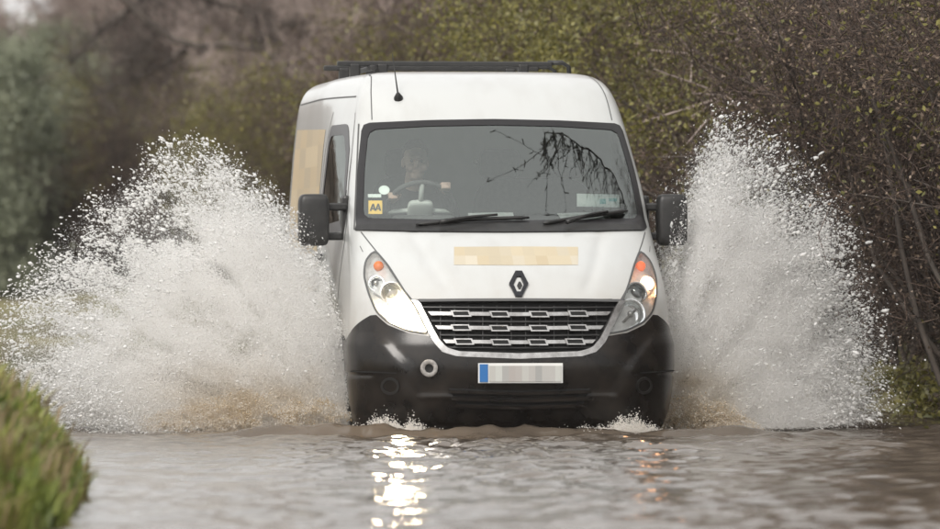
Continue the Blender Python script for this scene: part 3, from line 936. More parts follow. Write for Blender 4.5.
# head: skull, jaw, nose, brow, ears, lips
def ball(c, r, sc=(1, 1, 1)):
    bmesh.ops.create_icosphere(b, subdivisions=3, radius=r, matrix=Matrix.Translation(c) @ Matrix.Diagonal((*sc, 1)))
ball((HX, HY + .02, HZ + .035), .10, (.80, .98, .98)); ball((HX, HY - .015, HZ - .045), .075, (.84, .95, 1.0)); ball((HX, HY - .05, HZ - .085), .042, (1, .9, .8))
ball((HX, HY - .105, HZ - .012), .018, (.85, 1.1, 1.5)); ball((HX, HY - .08, HZ + .03), .03, (1.9, .6, .5))
for s in (-1, 1): ball((HX + s * .082, HY + .015, HZ - .005), .025, (.45, .8, 1.25)); ball((HX + s * .045, HY - .07, HZ - .035), .028)
ball((HX, HY - .088, HZ - .062), .02, (1.5, .6, .35)); ball((HX, HY - .085, HZ - .078), .018, (1.3, .6, .4))
body_p = remeshed('body', b, M['skin'], dr, .0065)
b = bmesh.new()
capsule(b, [(0, .03, .02), (0, .07, .18), (0, .07, .38), (0, .045, .50)], [.17, .165, .172, .135])
capsule(b, [(-.15, .06, .50), (.15, .06, .50)], [.085, .085])
for s in (-1, 1):
    capsule(b, [(s * .06, .05, .51)] + arm_pts(s), [.10, .088, .066, .048, .04])
capsule(b, [(0, .035, .53), (0, .0, .60)], [.085, .078])
jk = remeshed('jacket', b, M['jacket'], dr, .010)
b = bmesh.new()
for s in (-1, 1):
    capsule(b, [(s * .08, .0, -.01), (s * .12, -.40, .035), (s * .12, -.47, -.34)], [.10, .08, .06])
remeshed('trousers', b, M['seat'], dr, .012)
b = bmesh.new()
ball2 = lambda c, r, sc: bmesh.ops.create_icosphere(b, subdivisions=3, radius=r, matrix=Matrix.Translation(c) @ Matrix.Diagonal((*sc, 1)))
ball2((HX, HY + .035, HZ + .06), .104, (.83, .94, .90))
bmesh.ops.delete(b, geom=[v for v in b.verts if (v.co.z < HZ + .075 and v.co.y < HY - .01) or v.co.z < HZ - .01], context='VERTS')
hr = bm_obj('hair', b, M['hair'], dr, True)
sd = hr.modifiers.new('thick', 'SOLIDIFY'); sd.thickness = .012
for s in (-1, 1):
    b = bmesh.new(); bmesh.ops.create_icosphere(b, subdivisions=2, radius=.011, matrix=Matrix.Translation((HX + s * .033, HY - .083, HZ + .008)))
    bm_obj('eye', b, M['black'], dr, True)

# papers lying on the dashboard
def paper(name, px0, px1, py, label, mat, skew=0, wd=.10):
    a, c = at_px(px0, py, 1.08), at_px(px1, py, 1.08)
    root_l = L2W(((a.x + c.x) / 2, 1.10, 1.508))
    b = bmesh.new(); w = abs(c.x - a.x)
    vv = [b.verts.new((x, y, .004 * math.sin(9 * x + k) + (.055 if k else 0))) for k, y in enumerate((-.05, wd)) for x in np.linspace(-w / 2, w / 2, 6)]
    for k in range(5): b.faces.new((vv[k], vv[k + 1], vv[k + 7], vv[k + 6]))
    o = bm_obj(name, b, mat, None); o.location = root_l; o.rotation_euler = (0, 0, YAW + skew)
    so = o.modifiers.new('sheet', 'SOLIDIFY'); so.thickness = .002
    tag(o, label, 'paper')
paper('paper_sheet', 470, 515, 208, 'long white sheet of paper on the dashboard beside the wheel', M['paper'])
paper('paper_sheet', 562, 606, 211, 'pale paper on the dashboard under the printed permit', M['paper'], R(4), .16)

# ------------------------------------------------------------------ road frame: s across (right positive), t along
CA, SA = math.cos(YAW), math.sin(YAW)
def ST(s, t): return (VX + s * CA - t * SA, VY + s * SA + t * CA)      # world x, y
def st_of(x, y):
    dx, dy = x - VX, y - VY
    return dx * CA + dy * SA, -dx * SA + dy * CA

def vnoise(x, y, seed=0):
    """cheap smooth 2-D noise, numpy arrays"""
    def h(i, j):
        v = np.sin(i * 127.1 + j * 311.7 + seed * 74.7) * 43758.5453
        return v - np.floor(v)
    i, j = np.floor(x), np.floor(y); fx, fy = x - i, y - j
    fx, fy = fx * fx * (3 - 2 * fx), fy * fy * (3 - 2 * fy)
    return (h(i, j) * (1 - fx) + h(i + 1, j) * fx) * (1 - fy) + (h(i, j + 1) * (1 - fx) + h(i + 1, j + 1) * fx) * fy

def bend(t):           # beyond the van the lane curves away to the left
    return .012 * np.clip(np.asarray(t, float) - 40, 0, 60) ** 2
def bank_edge(t):      # where the grass verge meets the water, left of the road
    return np.interp(t, [-40, -20, -18, -16, -12, -9.5, -6, 0, 10, 60, 400], [-6.5, -5.2, -4.3, -3.72, -3.38, -3.22, -3.3, -3.6, -3.9, -4.2, -5])
def ground_h(x, y):
    s, t = st_of(x, y)
    s = s + bend(t)
    e = bank_edge(t)
    dl = e - s; dr_ = s - 3.45
    left = np.where(dl > 0, .80 * (1 - np.exp(-np.clip(dl, 0, 50) / .42)) - .08 * np.clip(dl - 1.5, 0, 5) / 5, 0)
    right = np.where(dr_ > 0, 1.1 * (1 - np.exp(-np.clip(dr_, 0, 50) / np.interp(t, [38, 52], [.9, 9.0]))), 0)
    far = np.clip((t - 60) / 120, 0, 1) ** 2 * .5
    nz = (vnoise(x * 1.3, y * 1.3, 3) - .5) * .10 + (vnoise(x * 4, y * 4, 5) - .5) * .05
    edge_n = (vnoise(x * 2.2, y * .9, 9) - .5) * .18
    h = ROADZ + np.where((dl > 0) | (dr_ > 0), left + right + nz * np.clip((np.maximum(dl, dr_)) * 2, 0, 1) + edge_n * np.clip(np.maximum(dl, dr_), 0, .6), 0)
    cover = np.clip((np.maximum(dl, dr_)) / 3, 0, 1)
    return h + far * cover

def ground_mat():
    m, nt, b = mat_new('ground_earth_grass')
    c, _ = noise_mix(nt, (0.10, 0.11, 0.04), (0.22, 0.19, 0.095), .35, detail=8)
    c2, _ = noise_mix(nt, (0.05, 0.038, 0.026), (0.09, 0.07, 0.045), 3, detail=8)
    tc = nt.nodes.new('ShaderNodeTexCoord'); nz = nt.nodes.new('ShaderNodeTexNoise'); nz.inputs['Scale'].default_value = .9; nz.inputs['Detail'].default_value = 6
    nt.links.new(tc.outputs['Object'], nz.inputs['Vector'])
    rp = nt.nodes.new('ShaderNodeValToRGB'); rp.color_ramp.elements[0].position = .48; rp.color_ramp.elements[1].position = .62
    nt.links.new(nz.outputs['Fac'], rp.inputs[0])
    mx = nt.nodes.new('ShaderNodeMix'); mx.data_type = 'RGBA'
    nt.links.new(rp.outputs[0], mx.inputs['Factor']); nt.links.new(c, mx.inputs['A']); nt.links.new(c2, mx.inputs['B'])
    nt.links.new(mx.outputs['Result'], b.inputs['Base Color'])
    b.inputs['Roughness'].default_value = .95
    return m
M['ground'] = ground_mat()
def axis(vals): return np.unique(np.concatenate(vals))
gsx = axis([np.linspace(-400, -30, 20), np.linspace(-30, -7, 24), np.linspace(-7, -2.5, 40), np.linspace(-2.5, 3.2, 8), np.linspace(3.2, 9, 26), np.linspace(9, 400, 30)])
gst = axis([np.linspace(-80, -20, 30), np.linspace(-20, 12, 130), np.linspace(12, 110, 80), np.linspace(110, 900, 30)])
SS, TT = np.meshgrid(gsx, gst)
wx, wy = VX + SS * CA - TT * SA, VY + SS * SA + TT * CA
hz = ground_h(wx, wy)
nS = len(gsx); a_, c_ = np.meshgrid(np.arange(len(gst) - 1), np.arange(nS - 1), indexing='ij')
gfc = np.stack([a_ * nS + c_, a_ * nS + c_ + 1, (a_ + 1) * nS + c_ + 1, (a_ + 1) * nS + c_], 2).reshape(-1, 4)
gm = mesh_np('ground', np.stack([wx, wy, hz], 2).reshape(-1, 3), gfc); gm.materials.append(M['ground'])
tag(link('ground', gm), 'earth verges and field beside the flooded lane', kind='structure')

# flooded lane: asphalt sheet under the water
b = bmesh.new()
vv = [b.verts.new((*ST(s, t), ROADZ + .004)) for t in (-70, 44) for s in (-2.9, 3.1)]
b.faces.new((vv[0], vv[1], vv[3], vv[2]))
tag(bm_obj('road', b, simple('wet_asphalt', (0.04, 0.038, 0.036), (0.06, 0.055, 0.05), 20, rough=.7)), 'asphalt lane under the flood water', kind='structure')

# ------------------------------------------------------------------ flood water
def water_h(x, y):
    s, t = st_of(x, y)
    h = np.zeros_like(x)
    r = np.random.default_rng(11)
    for k in range(46):
        lam = .16 * (1.9 / .16) ** r.random()
        ang = r.normal(0, .62) + (math.pi / 2)
        ph = r.random() * 6.283
        kx, ky = math.cos(ang) * 6.283 / lam, math.sin(ang) * 6.283 / lam
        amp = .0043 * lam ** .75 * (1.0 if lam < .45 else .55)
        h += amp * np.sin(kx * x + ky * y + ph + 1.6 * vnoise(x * .8 + k, y * .8, k))
    gust = .55 + .9 * vnoise(x * .55, y * .22, 31)
    h *= gust
    # wash pushed out ahead of the van: broken ridges spreading towards the camera
    for d0, amp, wid in ((-.22, .055, .13), (-1.1, .022, .17), (-2.0, .013, .2), (-3.1, .008, .25)):
        rr = t - d0 - .22 * np.abs(s) ** 1.3 * .3 + .35 * (vnoise(x * 1.3, y * 1.3, 17) - .5)
        h += amp * np.exp(-(rr / wid) ** 2) * np.exp(-(s / 2.4) ** 4) * (.4 + 1.2 * vnoise(x * 3.1, y * 1.2, 23))
    near = np.exp(-((t + .1) / 1.3) ** 2) * np.exp(-(s / 2.6) ** 4)
    h += near * .030 * (vnoise(x * 9, y * 5, 41) - .5) + near * .018 * (vnoise(x * 21, y * 12, 43) - .5)
    return h
def water_mat():
    m, nt, b = mat_new('muddy_flood_water')
    c, _ = noise_mix(nt, (0.085, 0.068, 0.052), (0.12, 0.096, 0.074), .8, detail=4)
    nt.links.new(c, b.inputs['Base Color'])
    b.inputs['Roughness'].default_value = .06
    b.inputs['IOR'].default_value = 1.33
    tc = nt.nodes.new('ShaderNodeTexCoord')
    n1 = nt.nodes.new('ShaderNodeTexNoise'); n1.inputs['Scale'].default_value = 9; n1.inputs['Detail'].default_value = 4
    nt.links.new(tc.outputs['Object'], n1.inputs['Vector'])
    bp = nt.nodes.new('ShaderNodeBump'); bp.inputs['Strength'].default_value = .28; bp.inputs['Distance'].default_value = .012
    nt.links.new(n1.outputs['Fac'], bp.inputs['Height']); nt.links.new(bp.outputs[0], b.inputs['Normal'])
    return m
M['water'] = water_mat()
ws = axis([np.linspace(-12, -4, 30), np.linspace(-4, 4, 230), np.linspace(4, 12, 20)])
wt = axis([np.linspace(-60, -20, 60), np.linspace(-20, 2.5, 520), np.linspace(2.5, 12, 60), np.linspace(12, 300, 80)])
SS, TT = np.meshgrid(ws, wt)
wx, wy = VX + SS * CA - TT * SA, VY + SS * SA + TT * CA
wh = water_h(wx, wy)
nS = len(ws); a_, c_ = np.meshgrid(np.arange(len(wt) - 1), np.arange(nS - 1), indexing='ij')
wfc = np.stack([a_ * nS + c_, a_ * nS + c_ + 1, (a_ + 1) * nS + c_ + 1, (a_ + 1) * nS + c_], 2).reshape(-1, 4)
wm = mesh_np('flood_water', np.stack([wx, wy, wh], 2).reshape(-1, 3), wfc); wm.materials.append(M['water'])
tag(link('flood_water', wm), 'brown rippled flood water covering the lane', kind='structure')

# ------------------------------------------------------------------ splashes
def spray_mat():
    m = bpy.data.materials.new('aerated_water'); m.use_nodes = True
    nt = m.node_tree; nt.nodes.clear()
    at = nt.nodes.new('ShaderNodeAttribute'); at.attribute_name = 'mud'
    mx = nt.nodes.new('ShaderNodeMix'); mx.data_type = 'RGBA'
    mx.inputs['A'].default_value = (0.985, 0.98, 0.97, 1); mx.inputs['B'].default_value = (0.58, 0.46, 0.29, 1)
    nt.links.new(at.outputs['Fac'], mx.inputs['Factor'])
    d = nt.nodes.new('ShaderNodeBsdfDiffuse'); t = nt.nodes.new('ShaderNodeBsdfTranslucent'); g = nt.nodes.new('ShaderNodeBsdfGlossy')
    g.inputs['Roughness'].default_value = .15
    nt.links.new(mx.outputs['Result'], d.inputs[0]); nt.links.new(mx.outputs['Result'], t.inputs[0])
    m1 = nt.nodes.new('ShaderNodeMixShader'); m1.inputs[0].default_value = .5
    nt.links.new(d.outputs[0], m1.inputs[1]); nt.links.new(t.outputs[0], m1.inputs[2])
    fr = nt.nodes.new('ShaderNodeFresnel'); fr.inputs['IOR'].default_value = 1.33
    m2 = nt.nodes.new('ShaderNodeMixShader')
    nt.links.new(fr.outputs[0], m2.inputs[0]); nt.links.new(m1.outputs[0], m2.inputs[1]); nt.links.new(g.outputs[0], m2.inputs[2])
    out = nt.nodes.new('ShaderNodeOutputMaterial'); nt.links.new(m2.outputs[0], out.inputs[0])
    return m
M['spray'] = spray_mat()

def points_group():
    ng = bpy.data.node_groups.new('droplets_as_points', 'GeometryNodeTree')
    ng.interface.new_socket('Geometry', in_out='INPUT', socket_type='NodeSocketGeometry')
    ng.interface.new_socket('Geometry', in_out='OUTPUT', socket_type='NodeSocketGeometry')
    i = ng.nodes.new('NodeGroupInput'); o = ng.nodes.new('NodeGroupOutput')
    mp = ng.nodes.new('GeometryNodeMeshToPoints'); at = ng.nodes.new('GeometryNodeInputNamedAttribute')
    at.data_type = 'FLOAT'; at.inputs['Name'].default_value = 'rad'
    sm = ng.nodes.new('GeometryNodeSetMaterial'); sm.inputs['Material'].default_value = M['spray']
    ng.links.new(i.outputs[0], mp.inputs['Mesh']); ng.links.new(at.outputs['Attribute'], mp.inputs['Radius'])
    ng.links.new(mp.outputs[0], sm.inputs[0]); ng.links.new(sm.outputs[0], o.inputs[0])
    return ng
PG = points_group()
def point_obj(name, pos, rad, mud, parent):
    me = bpy.data.meshes.new(name)
    me.vertices.add(len(pos)); me.vertices.foreach_set('co', pos.astype(np.float32).ravel())
    for nme, arr in (('rad', rad), ('mud', mud)):
        a = me.attributes.new(nme, 'FLOAT', 'POINT'); a.data.foreach_set('value', arr.astype(np.float32))
    me.materials.append(M['spray'])
    o = link(name, me, parent)
    md = o.modifiers.new('droplets', 'NODES'); md.node_group = PG
    o['kind'] = 'stuff'
    return o
# icosahedron for the shreds of water
tau = (1 + 5 ** .5) / 2
ICO = np.array([(-1, tau, 0), (1, tau, 0), (-1, -tau, 0), (1, -tau, 0), (0, -1, tau), (0, 1, tau), (0, -1, -tau), (0, 1, -tau), (tau, 0, -1), (tau, 0, 1), (-tau, 0, -1), (-tau, 0, 1)], float) / math.hypot(1, tau)
ICF = np.array([(0, 11, 5), (0, 5, 1), (0, 1, 7), (0, 7, 10), (0, 10, 11), (1, 5, 9), (5, 11, 4), (11, 10, 2), (10, 7, 6), (7, 1, 8), (3, 9, 4), (3, 4, 2), (3, 2, 6), (3, 6, 8), (3, 8, 9), (4, 9, 5), (2, 4, 11), (6, 2, 10), (8, 6, 7), (9, 8, 1)])
def shreds_obj(name, pos, direc, size, mud, parent):
    n = len(pos)
    d = direc / (np.linalg.norm(direc, axis=1, keepdims=True) + 1e-9)
    a = np.cross(d, rng.normal(size=(n, 3))); a /= np.linalg.norm(a, axis=1, keepdims=True) + 1e-9
    c = np.cross(d, a)
    st_ = size * (1 + rng.gamma(1.0, .38, n)); w1 = size * rng.uniform(.6, 1.1, n); w2 = size * rng.uniform(.5, .9, n)
    jit = 1 + rng.uniform(-.35, .35, (n, 12, 1))
    q = ICO[None] * jit
    v = pos[:, None] + q[:, :, :1] * (d * st_[:, None])[:, None] + q[:, :, 1:2] * (a * w1[:, None])[:, None] + q[:, :, 2:] * (c * w2[:, None])[:, None]
    f = (ICF[None] + np.arange(n)[:, None, None] * 12).reshape(-1, 3)
    me = mesh_np(name, v.reshape(-1, 3), f)
    at = me.attributes.new('mud', 'FLOAT', 'POINT'); at.data.foreach_set('value', np.repeat(mud, 12).astype(np.float32))
    me.materials.append(M['spray'])
    o = link(name, me, parent); o['kind'] = 'stuff'
    return o

def make_splash(label, side, origin_px, outline, n_fine, n_shred, seed, wave_px):
    """a fan of spray thrown from a front wheel. Polar about the wheel's contact point: outline gives the reach of the fan at each angle."""
    global rng
    rng = np.random.default_rng(seed)
    S = 44.95 / FPX                       # metres per pixel where the fan stands
    o_l = Vector((side * .99, .95, .15)); base = L2W(o_l)
    root = empty('water_splash', (base.x, base.y, 0)); tag(root, label, 'splash')
    pl = np.array(outline, float)
    ang = np.arctan2((origin_px[1] - pl[:, 1]), side * (pl[:, 0] - origin_px[0])); rad = np.hypot(pl[:, 0] - origin_px[0], pl[:, 1] - origin_px[1]) * S
    od = np.argsort(ang); ang, rad = ang[od], rad[od]
    amax, amin = ang[-1], ang[0]
    def reach(a): return np.interp(a, ang, rad)
    def sample(n, edge):
        """edge=0: fills the fan; edge=1: loose drops near and past the outline"""
        a = np.empty(0); q = np.empty(0)
        while len(a) < n:
            aa = rng.uniform(amin, amax, n * 2); rr = np.sqrt(rng.random(n * 2))
            if edge: rr = np.clip(.66 + .40 * rng.beta(1.5, 2.4, n * 2), 0, 1.4)
            w = (reach(aa) / rad.max()) ** 2
            fil = vnoise(aa * 13 + 3, rr * 2.0, seed) * .5 + vnoise(aa * 34, rr * 5, seed + 1) * .3 + vnoise(aa * 80, rr * 14, seed + 2) * .2
            clump = vnoise(aa * reach(aa) * 7, rr * reach(aa) * 7, seed + 5) * .6 + vnoise(aa * reach(aa) * 17, rr * reach(aa) * 17, seed + 6) * .4
            if edge:
                w = w * np.clip((clump * .6 + fil * .6 - .36) * 3.4, 0, 1)
            else:
                soft = np.clip((.98 - rr) / .28, 0, 1) ** 1.3
                gap = np.clip((fil * .6 + clump * .5 - .30 - .22 * (1 - soft)) * 3.2, .0, 1)
                fl = .10 + .45 * np.clip(1 - rr * reach(aa) * np.sin(aa) / 1.0, 0, 1)
                w = w * (soft * (fl + (1 - fl) * gap) + .02)
            k = rng.random(n * 2) < w
            a = np.concatenate([a, aa[k]]); q = np.concatenate([q, rr[k]])
        a, q = a[:n], q[:n]
        r = q * reach(a)
        lat, h = r * np.cos(a), np.maximum(r * np.sin(a) + rng.normal(0, .008, n), .004)
        # the fan is a curved sheet swept back along the van: outer drops were thrown earlier
        back = .05 + .55 * (lat / 1.6) ** 1.2 * np.sign(lat + 1e-6) + .30 * h + rng.normal(0, 1, n) * (.07 + .22 * np.minimum(r, 1.6))
        back = np.where(np.isfinite(back), back, .2)
        p = np.stack([side * lat - back * SA, back * CA, h], 1)
        vdir = np.stack([side * (np.cos(a) + .15), np.full(n, -.25), np.sin(a) - .55 * q], 1) + rng.normal(0, .25, (n, 3))
        return p, vdir, lat, h, q
    def mudness(lat, h, q):
        ctr_l, ctr_h, sl, sh = wave_px
        m = np.exp(-((lat - ctr_l) / sl) ** 2 - ((h - ctr_h) / sh) ** 2)
        m = .8 * m * (.2 + 1.2 * vnoise(lat * 9 + 50, h * 12 + 50, seed + 9))
        return np.clip(m + .05 * np.exp(-h / .10) + rng.normal(0, .04, len(h)), 0, 1)
    p, vd, lat, h, q = sample(n_fine, 0)
    r_ = .00085 * rng.lognormal(0, .50, n_fine); r_ *= np.where(q > .75, .9, 1.0)
    point_obj('spray', p, np.clip(r_, .0005, .006), mudness(lat, h, q), root)
    p, vd, lat, h, q = sample(n_shred, 1)
    shreds_obj('flying_drops', p, vd, np.clip(.0041 * rng.lognormal(0, .55, n_shred), .0015, .014), mudness(lat, h, q) * .4, root)
    n_shred = n_shred // 3
    p, vd, lat, h, q = sample(n_shred, 0)
    shreds_obj('water_shreds', p, vd, np.clip(.0040 * rng.lognormal(0, .5, n_shred), .002, .012), mudness(lat, h, q), root)
    # brown water rolling over at the foot of the fan: drops strung along curling arcs
    ctr_l, ctr_h, sl, sh = wave_px
    nm = int(38000 * sl / .3)
    k = rng.integers(0, 26, nm); cr = np.random.default_rng(seed + 40)
    cl_, rad_, el = cr.uniform(ctr_l - sl, ctr_l + sl * 1.1, 26), cr.uniform(.04, .20, 26), cr.uniform(1.0, 2.4, 26)
    a = rng.uniform(.05, 3.0, nm); rr_ = rad_[k] * (1 + rng.normal(0, .10, nm) + .35 * (vnoise(a * 3.1 + k, k * 1.7, seed) - .5))
    lat = cl_[k] + rr_ * el[k] * np.cos(a); h = np.maximum(rr_ * np.sin(a) * (1.25 - .4 * np.abs(lat - ctr_l) / sl), .004) + np.abs(rng.normal(0, .006, nm))
    back = -.12 + .25 * lat + rng.normal(0, .07, nm)
    ok = lat > .0
    p = np.stack([side * lat - back * SA, back * CA, h], 1)[ok]
    point_obj('muddy_spray', p, np.clip(.0016 * rng.lognormal(0, .6, ok.sum()), .0006, .006), np.clip(.25 + .75 * vnoise(a * 4, k * 2.3, seed + 3)[ok] + rng.normal(0, .12, ok.sum()), 0, 1), root)
    return root
LEFT = [(95, 437), (55, 425), (18, 395), (6, 352), (30, 305), (62, 262), (100, 220), (140, 190), (168, 160), (205, 140), (222, 143), (252, 160), (287, 188), (312, 215), (333, 250), (347, 300), (354, 350), (357, 400)]
make_splash('broad white splash thrown up beside the lit headlamp, over the grass verge', -1, (358, 436), LEFT, 1800000, 27000, 5, (.62, .16, .50, .20))
RIGHT = [(905, 425), (908, 400), (905, 340), (897, 290), (880, 232), (858, 190), (828, 152), (780, 122), (742, 112), (705, 132), (690, 165), (688, 200), (686, 250), (680, 310), (672, 370), (668, 410)]
make_splash('tall white splash thrown up beside the hedge and the unlit headlamp', 1, (664, 432), RIGHT, 1350000, 21000, 9, (.26, .16, .22, .22))

# froth and drips along the bumper's lower edge
rng = np.random.default_rng(21)
n = 24000
fx = np.concatenate([rng.normal(-.78, .11, n // 2), rng.normal(.66, .14, n // 3), rng.uniform(-.95, .95, n - n // 2 - n // 3)])
fy = -.06 + rng.normal(0, .07, n) + .30 * (fx / 1.0) ** 2
fh = np.abs(rng.normal(0, .030, n)) * (.5 + 1.5 * np.exp(-((fx + .78) / .16) ** 2) + .9 * np.exp(-((fx - .66) / .16) ** 2)) * (.3 + 1.4 * vnoise(fx * 22 + 40, fx * 3 + 9, 3))
pp = np.array([tuple(L2W((x, y, .15 + z))) for x, y, z in zip(fx, fy, fh)])
fr = empty('bow_froth', (VX, VY, 0)); tag(fr, 'thin froth and drips churned up under the black bumper', 'froth', kind='stuff')
pp -= np.array([VX, VY, 0])
point_obj('froth', pp, np.clip(.0022 * rng.lognormal(0, .4, n), .001, .006), np.full(n, .25), fr)

# ------------------------------------------------------------------ vegetation
def tubes(P0, P1, R0, R1, sides=3):
    d = P1 - P0; d /= np.linalg.norm(d, axis=1, keepdims=True) + 1e-9
    a = np.cross(d, np.array([.31, .52, .79])); a /= np.linalg.norm(a, axis=1, keepdims=True) + 1e-9
    c = np.cross(d, a); n = len(P0)
    an = np.arange(sides) * 2 * math.pi / sides
    off = a[:, None] * np.cos(an)[None, :, None] + c[:, None] * np.sin(an)[None, :, None]
    v = np.concatenate([P0[:, None] + off * R0[:, None, None], P1[:, None] + off * R1[:, None, None]], 1)
    k = np.arange(sides); k2 = (k + 1) % sides
    f = np.stack([k, k2, k2 + sides, k + sides], 1)
    return v.reshape(-1, 3), (f[None] + (np.arange(n) * 2 * sides)[:, None, None]).reshape(-1, 4)
def leaves(C, size, r, up=.3):
    n = len(C)
    a = r.normal(size=(n, 3)); a /= np.linalg.norm(a, axis=1, keepdims=True)
    b_ = r.normal(size=(n, 3)); b_ -= a * np.sum(a * b_, 1, keepdims=True); b_ /= np.linalg.norm(b_, axis=1, keepdims=True)
    nn = np.cross(a, b_)
    s = (size * r.uniform(.6, 1.3, n))[:, None]
    v = np.stack([C - a * s, C + b_ * s * .55 + nn * s * .18, C + a * s, C - b_ * s * .55 + nn * s * .18], 1)
    f = np.arange(n * 4).reshape(-1, 4)
    return v.reshape(-1, 3), f
def bark_mat(name, c1, c2, sc=6):
    return simple(name, c1, c2, sc, rough=.9)
M['twig'] = bark_mat('brown_twigs', (0.030, 0.020, 0.015), (0.20, 0.14, 0.11), 15)
for n_ in M['twig'].node_tree.nodes:
    if n_.type == 'VALTORGB': n_.color_ramp.elements[0].position, n_.color_ramp.elements[1].position = .42, .74
M['twig2'] = bark_mat('haze_paled_twigs', (0.28, 0.22, 0.195), (0.46, 0.375, 0.335), 2)  # grey-brown twigs made paler: distance haze is put into the colour
M['bark'] = bark_mat('bark', (0.06, 0.05, 0.043), (0.13, 0.106, 0.09), 5)
def leaf_mat(name, c1, c2, tl=.3, sc=4):
    m, nt, b = mat_new(name)
    c, _ = noise_mix(nt, c1, c2, sc, detail=4)
    nt.links.new(c, b.inputs['Base Color']); b.inputs['Roughness'].default_value = .45
    t = nt.nodes.new('ShaderNodeBsdfTranslucent'); nt.links.new(c, t.inputs[0])
    mx = nt.nodes.new('ShaderNodeMixShader'); mx.inputs[0].default_value = tl
    nt.links.new(b.outputs[0], mx.inputs[1]); nt.links.new(t.outputs[0], mx.inputs[2])
    nt.links.new(mx.outputs[0], nt.nodes['Material Output'].inputs[0])
    return m
M['ivy'] = leaf_mat('green_leaves', (0.08, 0.082, 0.022), (0.29, 0.26, 0.075), sc=9)
M['dead'] = leaf_mat('dead_brown_leaves', (0.10, 0.065, 0.045), (0.34, 0.26, 0.19), sc=20)  # brown leaves, pale end raised to paint in their glints
M['conifer'] = leaf_mat('haze_paled_needles', (0.17, 0.19, 0.125), (0.32, 0.34, 0.24), sc=.8)  # grey-green base lifted to carry the haze of distance
def blade_mat():
    m = leaf_mat('verge_grass', (0.06, 0.10, 0.018), (0.16, 0.19, 0.04), .3, 1.6)
    nt = m.node_tree
    at = nt.nodes.new('ShaderNodeAttribute'); at.attribute_name = 'tone'
    rp = nt.nodes.new('ShaderNodeValToRGB'); e = rp.color_ramp.elements
    e[0].position = 0; e[0].color = (0.055, 0.08, 0.018, 1); e[1].position = 1; e[1].color = (0.36, 0.29, 0.15, 1)
    for p_, c_ in ((.32, (0.17, 0.22, 0.04, 1)), (.60, (0.32, 0.36, 0.08, 1)), (.82, (0.42, 0.38, 0.13, 1))):
        k_ = e.new(p_); k_.color = c_
    nt.links.new(at.outputs['Fac'], rp.inputs[0])
    for n_ in nt.nodes:
        if n_.type == 'BSDF_PRINCIPLED': nt.links.new(rp.outputs[0], n_.inputs['Base Color'])
        if n_.type == 'BSDF_TRANSLUCENT': nt.links.new(rp.outputs[0], n_.inputs[0])
    return m
M['grass'] = blade_mat()
M['straw'] = leaf_mat('dead_grass', (0.20, 0.14, 0.07), (0.34, 0.26, 0.14), .3, 5)

def shrub_meshes(seed, h, w, n_stem, n_twig, n_dead, n_green, gcent):
    """bare hedge shrub: arching stems, a tangle of twigs, clinging dead leaves, ivy patches"""
    r = np.random.default_rng(seed)
    st0, st1, sr0, sr1 = [], [], [], []
    nodes = []
    for k in range(n_stem):
        p = np.array([r.normal(0, w * .22), r.normal(0, w * .22), -.1]); d = np.array([r.normal(0, .25), r.normal(0, .25), 1.0])
        rr = r.uniform(.012, .034); L = h * r.uniform(.55, 1.05); m = 9
        for j in range(m):
            d = d + r.normal(0, .16, 3) + np.array([0, 0, -.05 * j / m]); d /= np.linalg.norm(d)
            q = p + d * L / m
            st0.append(p); st1.append(q); sr0.append(rr * (1 - j / (m + 1))); sr1.append(rr * (1 - (j + 1) / (m + 1)))
            nodes.append((q, d)); p = q
    v1, f1 = tubes(np.array(st0), np.array(st1), np.array(sr0), np.array(sr1), 5)
    NP = np.array([a for a, _ in nodes])
    # twigs: three generations hanging off the stems
    idx = r.integers(0, len(NP), n_twig // 5)
    dd = r.normal(0, 1, (len(idx), 3)) + np.array([0, 0, .35]); dd /= np.linalg.norm(dd, axis=1, keepdims=True)
    L = r.uniform(.18, .55, len(idx))[:, None]
    a0 = NP[idx] + r.normal(0, .05, (len(idx), 3)); a1 = a0 + dd * L
    mid = .6 * a1 + .4 * a0 + r.normal(0, .04, a0.shape)
    segs0 = [a0, mid]; segs1 = [mid, a1]; R0 = [np.full(len(idx), .0042), np.full(len(idx), .003)]; R1 = [np.full(len(idx), .003), np.full(len(idx), .0018)]
    src = np.concatenate([mid, a1, .5 * (a0 + mid)])
    ndone = len(idx) * 2
    idx2 = r.integers(0, len(src), n_twig - ndone)
    d2 = r.normal(0, 1, (len(idx2), 3)) + np.array([0, 0, .2]); d2 /= np.linalg.norm(d2, axis=1, keepdims=True)
    b0 = src[idx2]; b0 = b0 + r.normal(0, .06, b0.shape); b1 = b0 + d2 * r.uniform(.05, .22, len(idx2))[:, None]
    segs0.append(b0); segs1.append(b1); R0.append(np.full(len(b0), .0030)); R1.append(np.full(len(b0), .0014))
    v2, f2 = tubes(np.concatenate(segs0), np.concatenate(segs1), np.concatenate(R0), np.concatenate(R1), 3)
    tips = np.concatenate([b1, src])
    out = {'stem': (v1, f1), 'twigs': (v2, f2)}
    if n_dead:
        c = tips[r.integers(0, len(tips), n_dead)] + r.normal(0, .05, (n_dead, 3))
        out['dead_leaves'] = leaves(c, .015, r)
    if n_green:
        ncl = 30
        cand = tips[(tips[:, 2] > gcent[0]) & (tips[:, 2] < gcent[1])]
        cand = cand[np.argsort(-np.hypot(cand[:, 0], cand[:, 1]) + r.normal(0, .35, len(cand)))][:len(cand) // 3]
        cl = cand[r.integers(0, len(cand), ncl)]
        c = cl[r.integers(0, ncl, n_green)] + r.normal(0, 1, (n_green, 3)) * np.array([.17, .17, .22])
        out['leaves'] = leaves(c, .023, r)
    return out
